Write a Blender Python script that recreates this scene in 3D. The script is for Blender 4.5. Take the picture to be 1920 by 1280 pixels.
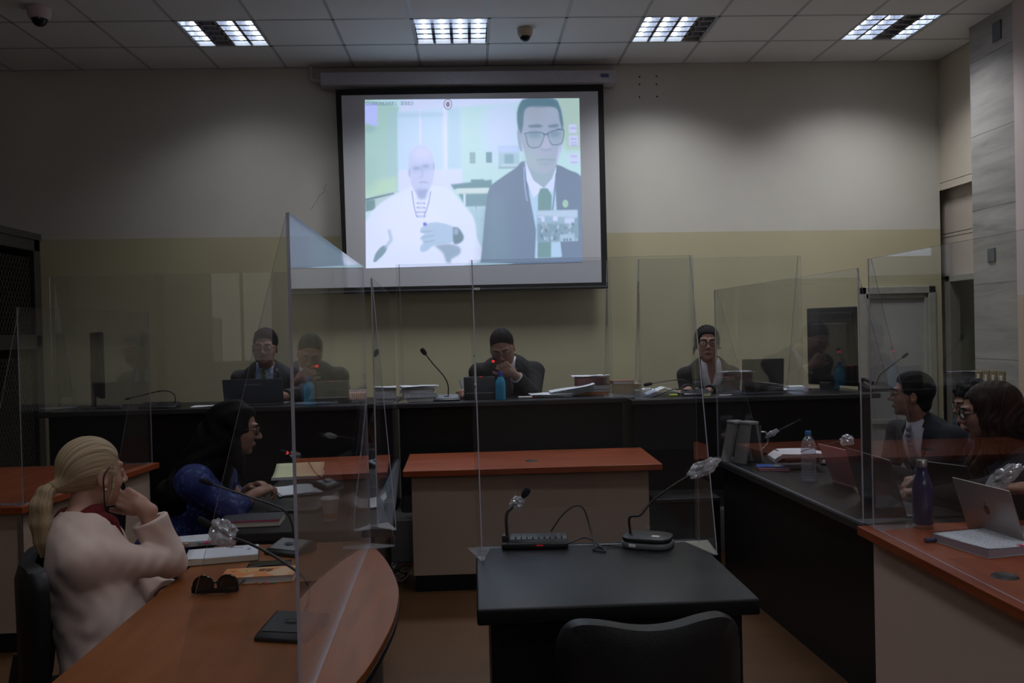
EXPO = 0.0
TUBE_E = 14
LAMP_W = 15.5
LAMP_BACK = 3.5
LSPREAD = 125
PIC_E = 0.88
WIN_E = 1.9
SIDE_E = 0.8
import bpy, bmesh, math, random
import numpy as np
import openvdb
from mathutils import Vector, Matrix, noise as mnoise
for o in list(bpy.data.objects): bpy.data.objects.remove(o)
S = bpy.context.scene
C = bpy.data.collections.new('courtroom'); S.collection.children.link(C)
random.seed(4)

# ------------------------------------------------------------------ camera
CH = 1.57
FPX = 1643.0
_y, _p, _r = .0451, -.0121, -.0247
_cy, _sy, _cp, _sp, _cr, _sr = math.cos(_y), math.sin(_y), math.cos(_p), math.sin(_p), math.cos(_r), math.sin(_r)
cf = np.array([_sy*_cp, _cy*_cp, _sp]); _r0 = np.array([_cy, -_sy, 0.]); _u0 = np.cross(_r0, cf)
cR = _r0*_cr+_u0*_sr; cU = -_r0*_sr+_u0*_cr
cam = bpy.data.cameras.new('camera'); co = bpy.data.objects.new('camera', cam); C.objects.link(co)
cam.sensor_width = 36; cam.lens = FPX/1920*36; cam.clip_start = .05; cam.clip_end = 60
co.matrix_world = Matrix(((cR[0], cU[0], -cf[0], 0), (cR[1], cU[1], -cf[1], 0), (cR[2], cU[2], -cf[2], CH), (0, 0, 0, 1)))
S.camera = co
def W(px, py, z=None, y=None, x=None):
    """where the line of sight through a pixel meets a plane of the room"""
    d = cf+cR*(px-960)/FPX-cU*(py-640)/FPX
    t = (z-CH)/d[2] if z is not None else (y/d[1] if y is not None else x/d[0])
    return Vector((d[0]*t, d[1]*t, CH+d[2]*t))

# ------------------------------------------------------------------ world, exposure
w = bpy.data.worlds.new('world'); S.world = w; w.use_nodes = True
w.node_tree.nodes['Background'].inputs[0].default_value = (.6, .65, .75, 1)
w.node_tree.nodes['Background'].inputs[1].default_value = .02
S.view_settings.view_transform = 'Standard'; S.view_settings.look = 'None'
S.view_settings.gamma = 1; S.view_settings.use_curve_mapping = False
S.view_settings.exposure = EXPO
S.cycles.transparent_max_bounces = 40; S.cycles.max_bounces = 10
S.cycles.sample_clamp_indirect = 4

# ------------------------------------------------------------------ materials
def srgb(h):
    h = h.lstrip('#'); c = [int(h[i:i+2], 16)/255 for i in (0, 2, 4)]
    return tuple((v/12.92 if v <= .04045 else ((v+.055)/1.055)**2.4) for v in c)
MATS = {}
def nmat(name):
    m = bpy.data.materials.new(name); m.use_nodes = True; nt = m.node_tree
    return m, nt, nt.nodes['Principled BSDF']
def N(nt, t, **k):
    n = nt.nodes.new(t)
    for a, b in k.items():
        if a.startswith('i_'): n.inputs[a[2:].replace('_', ' ')].default_value = b
        else: setattr(n, a, b)
    return n
def mat(name, col, rough=.5, metal=0, var=.12, scale=30, bump=0., bscale=None, stretch=(1, 1, 1), spec=.5, coat=0, sheen=0, trans=0, emit=None, alpha=1, ior=1.45):
    if name in MATS: return MATS[name]
    if isinstance(col, str): col = srgb(col)
    m, nt, b = nmat(name); L = nt.links.new
    tc = N(nt, 'ShaderNodeTexCoord'); mp = N(nt, 'ShaderNodeMapping'); mp.inputs['Scale'].default_value = stretch
    L(tc.outputs['Object'], mp.inputs['Vector'])
    nz = N(nt, 'ShaderNodeTexNoise'); nz.inputs['Scale'].default_value = scale; nz.inputs['Detail'].default_value = 4
    L(mp.outputs[0], nz.inputs['Vector'])
    mx = N(nt, 'ShaderNodeMix', data_type='RGBA'); L(nz.outputs['Fac'], mx.inputs[0])
    mx.inputs[6].default_value = (*[c*(1-var) for c in col], 1); mx.inputs[7].default_value = (*[min(1, c*(1+var)) for c in col], 1)
    L(mx.outputs[2], b.inputs['Base Color'])
    b.inputs['Roughness'].default_value = rough; b.inputs['Metallic'].default_value = metal
    b.inputs['Specular IOR Level'].default_value = spec; b.inputs['Coat Weight'].default_value = coat
    b.inputs['Sheen Weight'].default_value = sheen; b.inputs['Transmission Weight'].default_value = trans
    b.inputs['Alpha'].default_value = alpha; b.inputs['IOR'].default_value = ior
    if emit: b.inputs['Emission Color'].default_value = (*emit[0], 1); b.inputs['Emission Strength'].default_value = emit[1]
    if bump:
        n2 = N(nt, 'ShaderNodeTexNoise'); n2.inputs['Scale'].default_value = bscale or scale; n2.inputs['Detail'].default_value = 6
        L(mp.outputs[0], n2.inputs['Vector'])
        bp = N(nt, 'ShaderNodeBump'); bp.inputs['Strength'].default_value = bump; bp.inputs['Distance'].default_value = .005
        L(n2.outputs['Fac'], bp.inputs['Height']); L(bp.outputs[0], b.inputs['Normal'])
    MATS[name] = m; return m

def wood(name, c1, c2, rough=.35, grain=(1, 14, 14), coat=.2, scale=2.2):
    m, nt, b = nmat(name); L = nt.links.new
    tc = N(nt, 'ShaderNodeTexCoord'); mp = N(nt, 'ShaderNodeMapping'); mp.inputs['Scale'].default_value = grain
    L(tc.outputs['Object'], mp.inputs['Vector'])
    nz = N(nt, 'ShaderNodeTexNoise'); nz.inputs['Scale'].default_value = scale; nz.inputs['Detail'].default_value = 8; nz.inputs['Distortion'].default_value = .4
    L(mp.outputs[0], nz.inputs['Vector'])
    cr = N(nt, 'ShaderNodeValToRGB'); cr.color_ramp.elements[0].position = .35; cr.color_ramp.elements[1].position = .68
    cr.color_ramp.elements[0].color = (*c1, 1); cr.color_ramp.elements[1].color = (*c2, 1)
    L(nz.outputs['Fac'], cr.inputs[0]); L(cr.outputs[0], b.inputs['Base Color'])
    b.inputs['Roughness'].default_value = rough; b.inputs['Coat Weight'].default_value = coat; b.inputs['Coat Roughness'].default_value = .25; b.inputs['Specular IOR Level'].default_value = .25
    MATS[name] = m; return m

def clear_mat(name, tint=(.96, .97, .98), f0=.045, haze=.015, rough=.0, hcol=(.8, .8, .82)):
    """clear sheet or shell: transparent with schlick reflection on both faces and a breath of dust"""
    m, nt, b = nmat(name); L = nt.links.new; nt.nodes.remove(b)
    out = nt.nodes['Material Output']
    lw = N(nt, 'ShaderNodeLayerWeight'); lw.inputs[0].default_value = .5
    pw = N(nt, 'ShaderNodeMath', operation='POWER'); L(lw.outputs['Facing'], pw.inputs[0]); pw.inputs[1].default_value = 5
    ml = N(nt, 'ShaderNodeMath', operation='MULTIPLY_ADD'); L(pw.outputs[0], ml.inputs[0]); ml.inputs[1].default_value = 1-f0; ml.inputs[2].default_value = f0
    tr = N(nt, 'ShaderNodeBsdfTransparent'); tr.inputs[0].default_value = (*tint, 1)
    gl = N(nt, 'ShaderNodeBsdfGlossy'); gl.inputs['Roughness'].default_value = rough; gl.inputs[0].default_value = (1, 1, 1, 1)
    df = N(nt, 'ShaderNodeBsdfDiffuse'); df.inputs[0].default_value = (*hcol, 1)
    m1 = N(nt, 'ShaderNodeMixShader'); m1.inputs[0].default_value = haze; L(tr.outputs[0], m1.inputs[1]); L(df.outputs[0], m1.inputs[2])
    m2 = N(nt, 'ShaderNodeMixShader'); L(ml.outputs[0], m2.inputs[0]); L(m1.outputs[0], m2.inputs[1]); L(gl.outputs[0], m2.inputs[2])
    L(m2.outputs[0], out.inputs[0]); MATS[name] = m; return m

def page_mat(name, paper=(.80, .82, .86), ink=(.18, .18, .22), rows=60, axis=1, blocks=5, strength=.6):
    """printed page: rows of broken dark marks along one axis of the sheet"""
    m, nt, b = nmat(name); L = nt.links.new
    tc = N(nt, 'ShaderNodeTexCoord'); sp = N(nt, 'ShaderNodeSeparateXYZ'); L(tc.outputs['Object'], sp.inputs[0])
    r = N(nt, 'ShaderNodeMath', operation='MULTIPLY'); L(sp.outputs[axis], r.inputs[0]); r.inputs[1].default_value = rows*6.283
    sn = N(nt, 'ShaderNodeMath', operation='SINE'); L(r.outputs[0], sn.inputs[0])
    g = N(nt, 'ShaderNodeMath', operation='GREATER_THAN'); L(sn.outputs[0], g.inputs[0]); g.inputs[1].default_value = .1
    nz = N(nt, 'ShaderNodeTexNoise'); nz.inputs['Scale'].default_value = 1
    mp = N(nt, 'ShaderNodeMapping'); sc = [500, 500, 1]; sc[axis] = rows; mp.inputs['Scale'].default_value = sc
    L(tc.outputs['Object'], mp.inputs[0]); L(mp.outputs[0], nz.inputs['Vector'])
    g2 = N(nt, 'ShaderNodeMath', operation='GREATER_THAN'); L(nz.outputs['Fac'], g2.inputs[0]); g2.inputs[1].default_value = .47
    a = N(nt, 'ShaderNodeMath', operation='MULTIPLY'); L(g.outputs[0], a.inputs[0]); L(g2.outputs[0], a.inputs[1])
    a2 = N(nt, 'ShaderNodeMath', operation='MULTIPLY'); L(a.outputs[0], a2.inputs[0]); a2.inputs[1].default_value = strength
    mx = N(nt, 'ShaderNodeMix', data_type='RGBA'); L(a2.outputs[0], mx.inputs[0]); mx.inputs[6].default_value = (*paper, 1); mx.inputs[7].default_value = (*ink, 1)
    L(mx.outputs[2], b.inputs['Base Color']); b.inputs['Roughness'].default_value = .7; MATS[name] = m; return m

# ------------------------------------------------------------------ objects
def finish(me, name, parent, loc, smooth, ang=35):
    o = bpy.data.objects.new(name, me); C.objects.link(o)
    if parent is not None: o.parent = parent
    o.location = loc
    if smooth:
        for p in me.polygons: p.use_smooth = True
        if smooth == 'auto':
            me.set_sharp_from_angle(angle=math.radians(ang))
    return o
def tag(o, label=None, cat=None, group=None, kind=None):
    if label: o['label'] = label
    if cat: o['category'] = cat
    if group: o['group'] = group
    if kind: o['kind'] = kind
    return o
def thing(name, label, cat, loc=(0, 0, 0), rotz=0, group=None):
    o = bpy.data.objects.new(name, None); C.objects.link(o); o.empty_display_size = .05
    o.location = loc; o.rotation_euler = (0, 0, rotz); return tag(o, label, cat, group)
def copy_tree(o, parent=None):
    c = o.copy(); C.objects.link(c)
    if parent is not None: c.parent = parent
    for ch in [x for x in bpy.data.objects if x.parent == o]: copy_tree(ch, c)
    return c

class MB:
    """mesh collector: several shapes, several materials, one mesh"""
    def __init__(s): s.bm = bmesh.new(); s.mats = []
    def mi(s, m):
        if m not in s.mats: s.mats.append(m)
        return s.mats.index(m)
    def _add(s, tmp, m, M=None):
        i = s.mi(m)
        if M is not None: bmesh.ops.transform(tmp, matrix=M, verts=tmp.verts)
        vm = {v: s.bm.verts.new(v.co) for v in tmp.verts}
        for f in tmp.faces:
            try: nf = s.bm.faces.new([vm[v] for v in f.verts]); nf.material_index = i
            except ValueError: pass
        tmp.free()
    def box(s, lo, hi, m, bev=0, seg=2, M=None):
        t = bmesh.new(); bmesh.ops.create_cube(t, size=1)
        c = [(a+b)/2 for a, b in zip(lo, hi)]; d = [max(1e-5, abs(b-a)) for a, b in zip(lo, hi)]
        for v in t.verts: v.co = Vector((c[0]+v.co.x*d[0], c[1]+v.co.y*d[1], c[2]+v.co.z*d[2]))
        if bev: bmesh.ops.bevel(t, geom=t.edges[:], offset=min(bev, min(d)*.49), segments=seg, affect='EDGES', profile=.5)
        s._add(t, m, M); return s
    def prism(s, pts, z0, z1, m, bev=0, seg=2, M=None, axis='z'):
        t = bmesh.new(); n = len(pts)
        def P(p, z): return (p[0], p[1], z) if axis == 'z' else ((z, p[0], p[1]) if axis == 'x' else (p[0], z, p[1]))
        a = [t.verts.new(P(p, z0)) for p in pts]; b = [t.verts.new(P(p, z1)) for p in pts]
        t.faces.new(a[::-1]); t.faces.new(b)
        for i in range(n): t.faces.new([a[i], a[(i+1) % n], b[(i+1) % n], b[i]])
        bmesh.ops.recalc_face_normals(t, faces=t.faces[:])
        if bev: bmesh.ops.bevel(t, geom=t.edges[:], offset=bev, segments=seg, affect='EDGES', profile=.5)
        s._add(t, m, M); return s
    def tube(s, pts, r, m, n=10, M=None, caps=True):
        pts = [Vector(p) for p in pts]; k = len(pts)
        rs = r if hasattr(r, '__len__') else [r]*k
        t = bmesh.new(); rings = []; up = None
        for i, p in enumerate(pts):
            d = (pts[min(i+1, k-1)]-pts[max(i-1, 0)]).normalized()
            if up is None: up = d.orthogonal().normalized()
            up = (up-d*up.dot(d)).normalized(); sd = d.cross(up)
            rings.append([t.verts.new(p+(up*math.cos(2*math.pi*j/n)+sd*math.sin(2*math.pi*j/n))*rs[i]) for j in range(n)])
        for i in range(k-1):
            for j in range(n): t.faces.new([rings[i][j], rings[i][(j+1) % n], rings[i+1][(j+1) % n], rings[i+1][j]])
        if caps: t.faces.new(rings[0][::-1]); t.faces.new(rings[-1])
        s._add(t, m, M); return s
    def lathe(s, prof, m, n=28, M=None, at=(0, 0, 0)):
        t = bmesh.new(); rings = []
        for r, z in prof:
            if r < 1e-6: rings.append([t.verts.new((at[0], at[1], at[2]+z))])
            else: rings.append([t.verts.new((at[0]+r*math.cos(2*math.pi*j/n), at[1]+r*math.sin(2*math.pi*j/n), at[2]+z)) for j in range(n)])
        for a, b in zip(rings, rings[1:]):
            for j in range(n):
                q = [a[j % len(a)], a[(j+1) % len(a)], b[(j+1) % len(b)], b[j % len(b)]]
                q2 = []; [q2.append(v) for v in q if v not in q2]
                if len(q2) > 2:
                    try: t.faces.new(q2)
                    except ValueError: pass
        s._add(t, m, M); return s
    def ball(s, c, r, m, M=None, sub=3, sc=(1, 1, 1)):
        t = bmesh.new(); bmesh.ops.create_icosphere(t, subdivisions=sub, radius=r)
        for v in t.verts: v.co = Vector((c[0]+v.co.x*sc[0], c[1]+v.co.y*sc[1], c[2]+v.co.z*sc[2]))
        s._add(t, m, M); return s
    def sheet(s, lo, hi, z, m, bend=0, t=.0012, nx=10, ny=6, seed=0, M=None, curl=None):
        """sheet of paper with thickness, gently waved"""
        b = bmesh.new(); g = []
        for i in range(nx+1):
            row = []
            for j in range(ny+1):
                x = lo[0]+(hi[0]-lo[0])*i/nx; y = lo[1]+(hi[1]-lo[1])*j/ny
                zz = z+bend*(.5+.5*mnoise.noise(Vector((x*9+seed, y*9, seed*1.7))))
                if curl: zz += curl(i/nx, j/ny)
                row.append((b.verts.new((x, y, zz)), b.verts.new((x, y, zz+t))))
            g.append(row)
        for i in range(nx):
            for j in range(ny):
                b.faces.new([g[i][j][1], g[i+1][j][1], g[i+1][j+1][1], g[i][j+1][1]])
                b.faces.new([g[i][j][0], g[i][j+1][0], g[i+1][j+1][0], g[i+1][j][0]])
        for i in range(nx):
            for j in (0, ny): b.faces.new([g[i][j][0], g[i+1][j][0], g[i+1][j][1], g[i][j][1]])
        for j in range(ny):
            for i in (0, nx): b.faces.new([g[i][j][0], g[i][j+1][0], g[i][j+1][1], g[i][j][1]])
        bmesh.ops.recalc_face_normals(b, faces=b.faces[:])
        s._add(b, m, M); return s
    def build(s, name, parent=None, loc=(0, 0, 0), smooth=False, ang=35, rot=None):
        me = bpy.data.meshes.new(name); s.bm.to_mesh(me); s.bm.free()
        for m in s.mats: me.materials.append(m)
        o = finish(me, name, parent, loc, smooth, ang)
        if rot is not None: o.rotation_euler = rot
        return o
def rz(a, loc=(0, 0, 0)): return Matrix.Translation(loc) @ Matrix.Rotation(math.radians(a), 4, 'Z')
def spline(pts, n=8):
    """catmull-rom through points"""
    P = [Vector(p) for p in pts]; P = [P[0]*2-P[1]]+P+[P[-1]*2-P[-2]]; out = []
    for i in range(1, len(P)-2):
        for k in range(n):
            t = k/n; a, b, c, d = P[i-1], P[i], P[i+1], P[i+2]
            out.append(.5*((2*b)+(c-a)*t+(2*a-5*b+4*c-d)*t*t+(3*b-3*c+d-a)*t**3))
    out.append(P[-2]); return out
def struct(o): o['kind'] = 'structure'; return o

# ------------------------------------------------------------------ implicit surfaces for bodies, hair, cloth
class Field:
    def __init__(s, lo, hi, h):
        s.lo = np.array(lo, float); s.h = h; s.n = np.ceil((np.array(hi)-s.lo)/h).astype(int)+1
        s.g = np.full(s.n, .3, np.float32); s.F = None
    def frame(s, M, c): s.F = (np.array(M, float), np.array(c, float)); return s   # columns: right, forward, up
    def pt(s, p):
        p = np.array(p, float)
        return p if s.F is None else s.F[1]+s.F[0]@p
    def reg(s, lo, hi):
        a = np.clip(np.floor((lo-s.lo)/s.h).astype(int), 0, s.n); b = np.clip(np.ceil((hi-s.lo)/s.h).astype(int)+1, 0, s.n)
        if (b <= a).any(): return None
        sl = tuple(slice(i, j) for i, j in zip(a, b))
        x, y, z = [s.lo[i]+s.h*np.arange(a[i], b[i], dtype=np.float32) for i in range(3)]
        return sl, x[:, None, None], y[None, :, None], z[None, None, :]
    def comb(s, sl, d, k, mode):
        g = s.g[sl]
        if mode == 'add':
            if k <= 0: s.g[sl] = np.minimum(g, d)
            else:
                h = np.clip(.5+.5*(g-d)/k, 0, 1); s.g[sl] = g*(1-h)+d*h-k*h*(1-h)
        else:
            if k <= 0: s.g[sl] = np.maximum(g, -d)
            else:
                h = np.clip(.5-.5*(g+d)/k, 0, 1); s.g[sl] = g*(1-h)-d*h+k*h*(1-h)
    def cap(s, a, b, ra, rb=None, k=.01, mode='add'):
        rb = ra if rb is None else rb; a = s.pt(a); b = s.pt(b); m = k+4*s.h+max(ra, rb)
        R = s.reg(np.minimum(a, b)-m, np.maximum(a, b)+m)
        if R is None: return s
        sl, x, y, z = R; d = b-a; L = max(1e-9, d@d)
        t = np.clip(((x-a[0])*d[0]+(y-a[1])*d[1]+(z-a[2])*d[2])/L, 0, 1)
        dd = np.sqrt((x-a[0]-t*d[0])**2+(y-a[1]-t*d[1])**2+(z-a[2]-t*d[2])**2)-(ra+(rb-ra)*t)
        s.comb(sl, dd, k, mode); return s
    def ell(s, c, r, k=.01, mode='add', M=None):
        c = s.pt(c); r = np.array(r, float); A = np.eye(3) if s.F is None else s.F[0]
        if M is not None: A = A@np.array(M, float)
        ext = np.abs(A)@r+k+4*s.h; R = s.reg(c-ext, c+ext)
        if R is None: return s
        sl, x, y, z = R; X, Y, Z = x-c[0], y-c[1], z-c[2]
        q = [(X*A[0, i]+Y*A[1, i]+Z*A[2, i]) for i in range(3)]
        k0 = np.sqrt(sum((q[i]/r[i])**2 for i in range(3))); k1 = np.sqrt(sum((q[i]/r[i]**2)**2 for i in range(3)))
        s.comb(sl, k0*(k0-1)/np.maximum(k1, 1e-6), k, mode); return s
    def box(s, c, r, rad=.005, k=.01, mode='add', M=None):
        c = s.pt(c); r = np.array(r, float); A = np.eye(3) if s.F is None else s.F[0]
        if M is not None: A = A@np.array(M, float)
        ext = np.abs(A)@r+k+4*s.h; R = s.reg(c-ext, c+ext)
        if R is None: return s
        sl, x, y, z = R; X, Y, Z = x-c[0], y-c[1], z-c[2]
        q = [np.abs(X*A[0, i]+Y*A[1, i]+Z*A[2, i])-(r[i]-rad) for i in range(3)]
        d = np.sqrt(sum(np.maximum(v, 0)**2 for v in q))+np.minimum(np.maximum(np.maximum(q[0], q[1]), q[2]), 0)-rad
        s.comb(sl, d, k, mode); return s
    def chain(s, pts, rs, k=.01, mode='add'):
        for i in range(len(pts)-1): s.cap(pts[i], pts[i+1], rs[i], rs[i+1], k, mode)
        return s
    def cut(s, p, n, k=.004):
        """remove everything on the side the normal points to"""
        p = s.pt(p); n = np.array(n, float); n = n if s.F is None else s.F[0]@n; n = n/np.linalg.norm(n)
        sl, x, y, z = s.reg(s.lo-1, s.lo+s.n*s.h+1)
        s.comb(sl, -((x-p[0])*n[0]+(y-p[1])*n[1]+(z-p[2])*n[2]), k, 'sub'); return s
    def ripple(s, fn, where=.03):
        sl, x, y, z = s.reg(s.lo-1, s.lo+s.n*s.h+1)
        msk = np.abs(s.g) < where; ix = np.nonzero(msk)
        P = np.stack([s.lo[i]+s.h*ix[i] for i in range(3)], 1)
        if s.F is not None: P = (P-s.F[1])@s.F[0]
        s.g[ix] += fn(P).astype(np.float32); return s
    def mesh(s, name, mats, parent=None, origin=(0, 0, 0), region=None, strand=None, smooth_it=1):
        a = np.clip(s.g, -3*s.h, 3*s.h); a[0] = a[-1] = 3*s.h; a[:, 0] = a[:, -1] = 3*s.h; a[:, :, 0] = a[:, :, -1] = 3*s.h
        G = openvdb.FloatGrid(3*s.h); G.copyFromArray(np.ascontiguousarray(a))
        P, Q = G.convertToQuads(0.0)
        P = P*s.h+s.lo; me = bpy.data.meshes.new(name); nv, nq = len(P), len(Q)
        for _ in range(smooth_it):
            acc = np.zeros_like(P); cnt = np.zeros(nv)
            for i in range(4):
                np.add.at(acc, Q[:, i], P[Q[:, (i+1) % 4]]+P[Q[:, (i+3) % 4]]); np.add.at(cnt, Q[:, i], 2)
            P = P*.5+.5*acc/np.maximum(cnt, 1)[:, None]
        me.vertices.add(nv); me.vertices.foreach_set('co', (P-np.array(origin)).astype(np.float32).ravel())
        me.loops.add(nq*4); me.loops.foreach_set('vertex_index', Q[:, ::-1].astype(np.int32).ravel())
        me.polygons.add(nq); me.polygons.foreach_set('loop_start', np.arange(0, nq*4, 4, dtype=np.int32))
        for m in mats: me.materials.append(m)
        if region is not None and nq:
            cc = P[Q].mean(1)
            if s.F is not None: cc = (cc-s.F[1])@s.F[0]
            me.polygons.foreach_set('material_index', region(cc).astype(np.int32))
        if strand is not None:
            L = P if s.F is None else (P-s.F[1])@s.F[0]
            at = me.attributes.new('strand', 'FLOAT', 'POINT'); at.data.foreach_set('value', strand(L).astype(np.float32))
        me.update(calc_edges=True); me.validate()
        # outward winding: flip when the signed volume is negative
        v0 = P[Q[:, 0]]; v1 = P[Q[:, 2]]; v2 = P[Q[:, 1]]
        if np.einsum('ij,ij->i', v0, np.cross(v1, v2)).sum() < 0: me.flip_normals()
        o = bpy.data.objects.new(name, me); C.objects.link(o)
        if parent is not None: o.parent = parent
        me.polygons.foreach_set('use_smooth', [True]*len(me.polygons))
        return o
# ------------------------------------------------------------------ ceiling lamps' light level
TILE = .61; X0 = -.414; YW = 8.15; ZC = 4.03; YB = 6.903   # grid origin, back wall, ceiling, far lamp row
black = mat('black laminate', (.009, .009, .010), .40, var=.15, scale=60, spec=.35)
black_soft = mat('black fabric', (.010, .010, .011), .85, bump=.3, bscale=300)
blk_plastic = mat('black plastic', (.014, .014, .016), .4, bump=.05, bscale=400)
blk_leather = mat('black vinyl', (.012, .012, .013), .38, bump=.15, bscale=220)
edge_black = mat('black edge band', (.03, .03, .032), .3)
red_wood = wood('reddish desk wood', (.235, .046, .015), (.33, .080, .027), .42, grain=(1, 9, 9), coat=.0)
red_wood_y = wood('reddish desk wood lengthwise', (.235, .046, .015), (.33, .080, .027), .42, grain=(9, 1, 9), coat=.0)
beige = mat('beige laminate', (.46, .335, .255), .5, var=.03, scale=4)
steel = mat('brushed steel', (.55, .55, .56), .28, metal=1)
white_pl = mat('white plastic', (.72, .71, .69), .45)
acr = clear_mat('clear acrylic', haze=.006, f0=.042)
acr_edge = mat('acrylic cut edge', (.50, .48, .56), .25, var=.25, scale=9, trans=.25)
plastic_wrap = clear_mat('crumpled clear film', tint=(.86, .86, .88), f0=.18, haze=.45, rough=.12)

# ---- floor
def floor_mat():
    m, nt, b = nmat('laminate floor planks'); L = nt.links.new
    tc = N(nt, 'ShaderNodeTexCoord'); br = N(nt, 'ShaderNodeTexBrick'); br.offset = .37
    br.inputs['Scale'].default_value = 1; br.inputs['Brick Width'].default_value = 1.2; br.inputs['Row Height'].default_value = .19
    br.inputs['Mortar Size'].default_value = .002; br.inputs['Color1'].default_value = (.125, .058, .021, 1)
    br.inputs['Color2'].default_value = (.105, .046, .016, 1); br.inputs['Mortar'].default_value = (.10, .05, .02, 1)
    L(tc.outputs['Object'], br.inputs['Vector'])
    mp = N(nt, 'ShaderNodeMapping'); mp.inputs['Scale'].default_value = (2, 40, 1); L(tc.outputs['Object'], mp.inputs[0])
    nz = N(nt, 'ShaderNodeTexNoise'); nz.inputs['Scale'].default_value = 1.5; nz.inputs['Detail'].default_value = 6; L(mp.outputs[0], nz.inputs[0])
    mx = N(nt, 'ShaderNodeMix', data_type='RGBA', blend_type='MULTIPLY'); mx.inputs[0].default_value = .6
    cr = N(nt, 'ShaderNodeValToRGB'); cr.color_ramp.elements[0].color = (.55, .55, .55, 1); L(nz.outputs['Fac'], cr.inputs[0])
    L(br.outputs[0], mx.inputs[6]); L(cr.outputs[0], mx.inputs[7]); L(mx.outputs[2], b.inputs['Base Color'])
    b.inputs['Roughness'].default_value = .55; b.inputs['Specular IOR Level'].default_value = .3; return m
struct(MB().box((-5.2, -4.6, -.1), (6.2, 9.6, 0), floor_mat()).build('floor'))

# ---- plaster walls
def wall_mat(name, up, lo, line, slope, patchy=.06, zblend=.004):
    m, nt, b = nmat(name); L = nt.links.new
    g = N(nt, 'ShaderNodeNewGeometry'); sp = N(nt, 'ShaderNodeSeparateXYZ'); L(g.outputs['Position'], sp.inputs[0])
    a = N(nt, 'ShaderNodeMath', operation='MULTIPLY_ADD'); L(sp.outputs[0], a.inputs[0]); a.inputs[1].default_value = slope; L(sp.outputs[2], a.inputs[2])
    r = N(nt, 'ShaderNodeMapRange'); r.inputs[1].default_value = line-zblend; r.inputs[2].default_value = line+zblend; L(a.outputs[0], r.inputs[0])
    nz = N(nt, 'ShaderNodeTexNoise'); nz.inputs['Scale'].default_value = 1.4; nz.inputs['Detail'].default_value = 5; L(g.outputs['Position'], nz.inputs[0])
    mx = N(nt, 'ShaderNodeMix', data_type='RGBA'); L(r.outputs[0], mx.inputs[0]); mx.inputs[6].default_value = (*lo, 1); mx.inputs[7].default_value = (*up, 1)
    m2 = N(nt, 'ShaderNodeMix', data_type='RGBA', blend_type='MULTIPLY'); m2.inputs[0].default_value = 1
    cr = N(nt, 'ShaderNodeValToRGB'); cr.color_ramp.elements[0].position = .3; cr.color_ramp.elements[1].position = .7
    cr.color_ramp.elements[0].color = (1-patchy*1.4, 1-patchy*1.5, 1-patchy*1.7, 1); L(nz.outputs['Fac'], cr.inputs[0])
    L(mx.outputs[2], m2.inputs[6]); L(cr.outputs[0], m2.inputs[7]); L(m2.outputs[2], b.inputs['Base Color'])
    b.inputs['Roughness'].default_value = .75
    n2 = N(nt, 'ShaderNodeTexNoise'); n2.inputs['Scale'].default_value = 60; n2.inputs['Detail'].default_value = 5; L(g.outputs['Position'], n2.inputs[0])
    bp = N(nt, 'ShaderNodeBump'); bp.inputs['Strength'].default_value = .12; bp.inputs['Distance'].default_value = .004; L(n2.outputs[0], bp.inputs['Height']); L(bp.outputs[0], b.inputs['Normal'])
    return m
wm = wall_mat('two tone plaster', (.60, .575, .51), (.50, .455, .29), 2.473, .0079)
creamw = mat('cream plaster', (.60, .53, .43), .75, var=.05, scale=3, bump=.1, bscale=60)
greenw = mat('pale green plaster', (.42, .44, .33), .75, var=.06, scale=3)
dx0, dx1, dz = 3.66, 4.40, 1.90
bw = MB().box((-5.2, YW, 0), (dx0, YW+.15, ZC), wm).box((dx0, YW, dz), (4.47, YW+.15, ZC), wm).box((dx1, YW, 0), (4.47, YW+.15, dz), wm)
bw = bw.build('wall_back'); struct(bw)
# painted-over crack, filler marks and screw holes of a removed bracket
hole = mat('hole shadow', (.03, .03, .03), .9)
for k, (hx, hy) in enumerate([(1199, 144), (1231, 143), (1199, 158), (1231, 158), (1199, 182), (1232, 181)]):
    p = W(hx, hy, y=YW); h = MB().lathe([(0, 0), (.008, 0), (.008, .004), (0, .004)], hole, n=10, M=Matrix.Rotation(math.pi/2, 4, 'X')).build('screw_hole', loc=(p.x, YW+.001, p.z))
    tag(h, 'small dark screw hole in the upper back wall right of the projector screen', 'screw hole', 'screw holes right of the projector screen')
crk = [W(px, py, y=YW-.001) for px, py in [(612, 345), (607, 352), (609, 358), (599, 366), (594, 376), (588, 384), (583, 392)]]
tag(MB().tube(crk, .0016, mat('crack line', (.2, .19, .16), .9), n=4).build('wall_crack'), 'thin dark hairline crack in the back wall left of the projector screen', 'crack')

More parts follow.
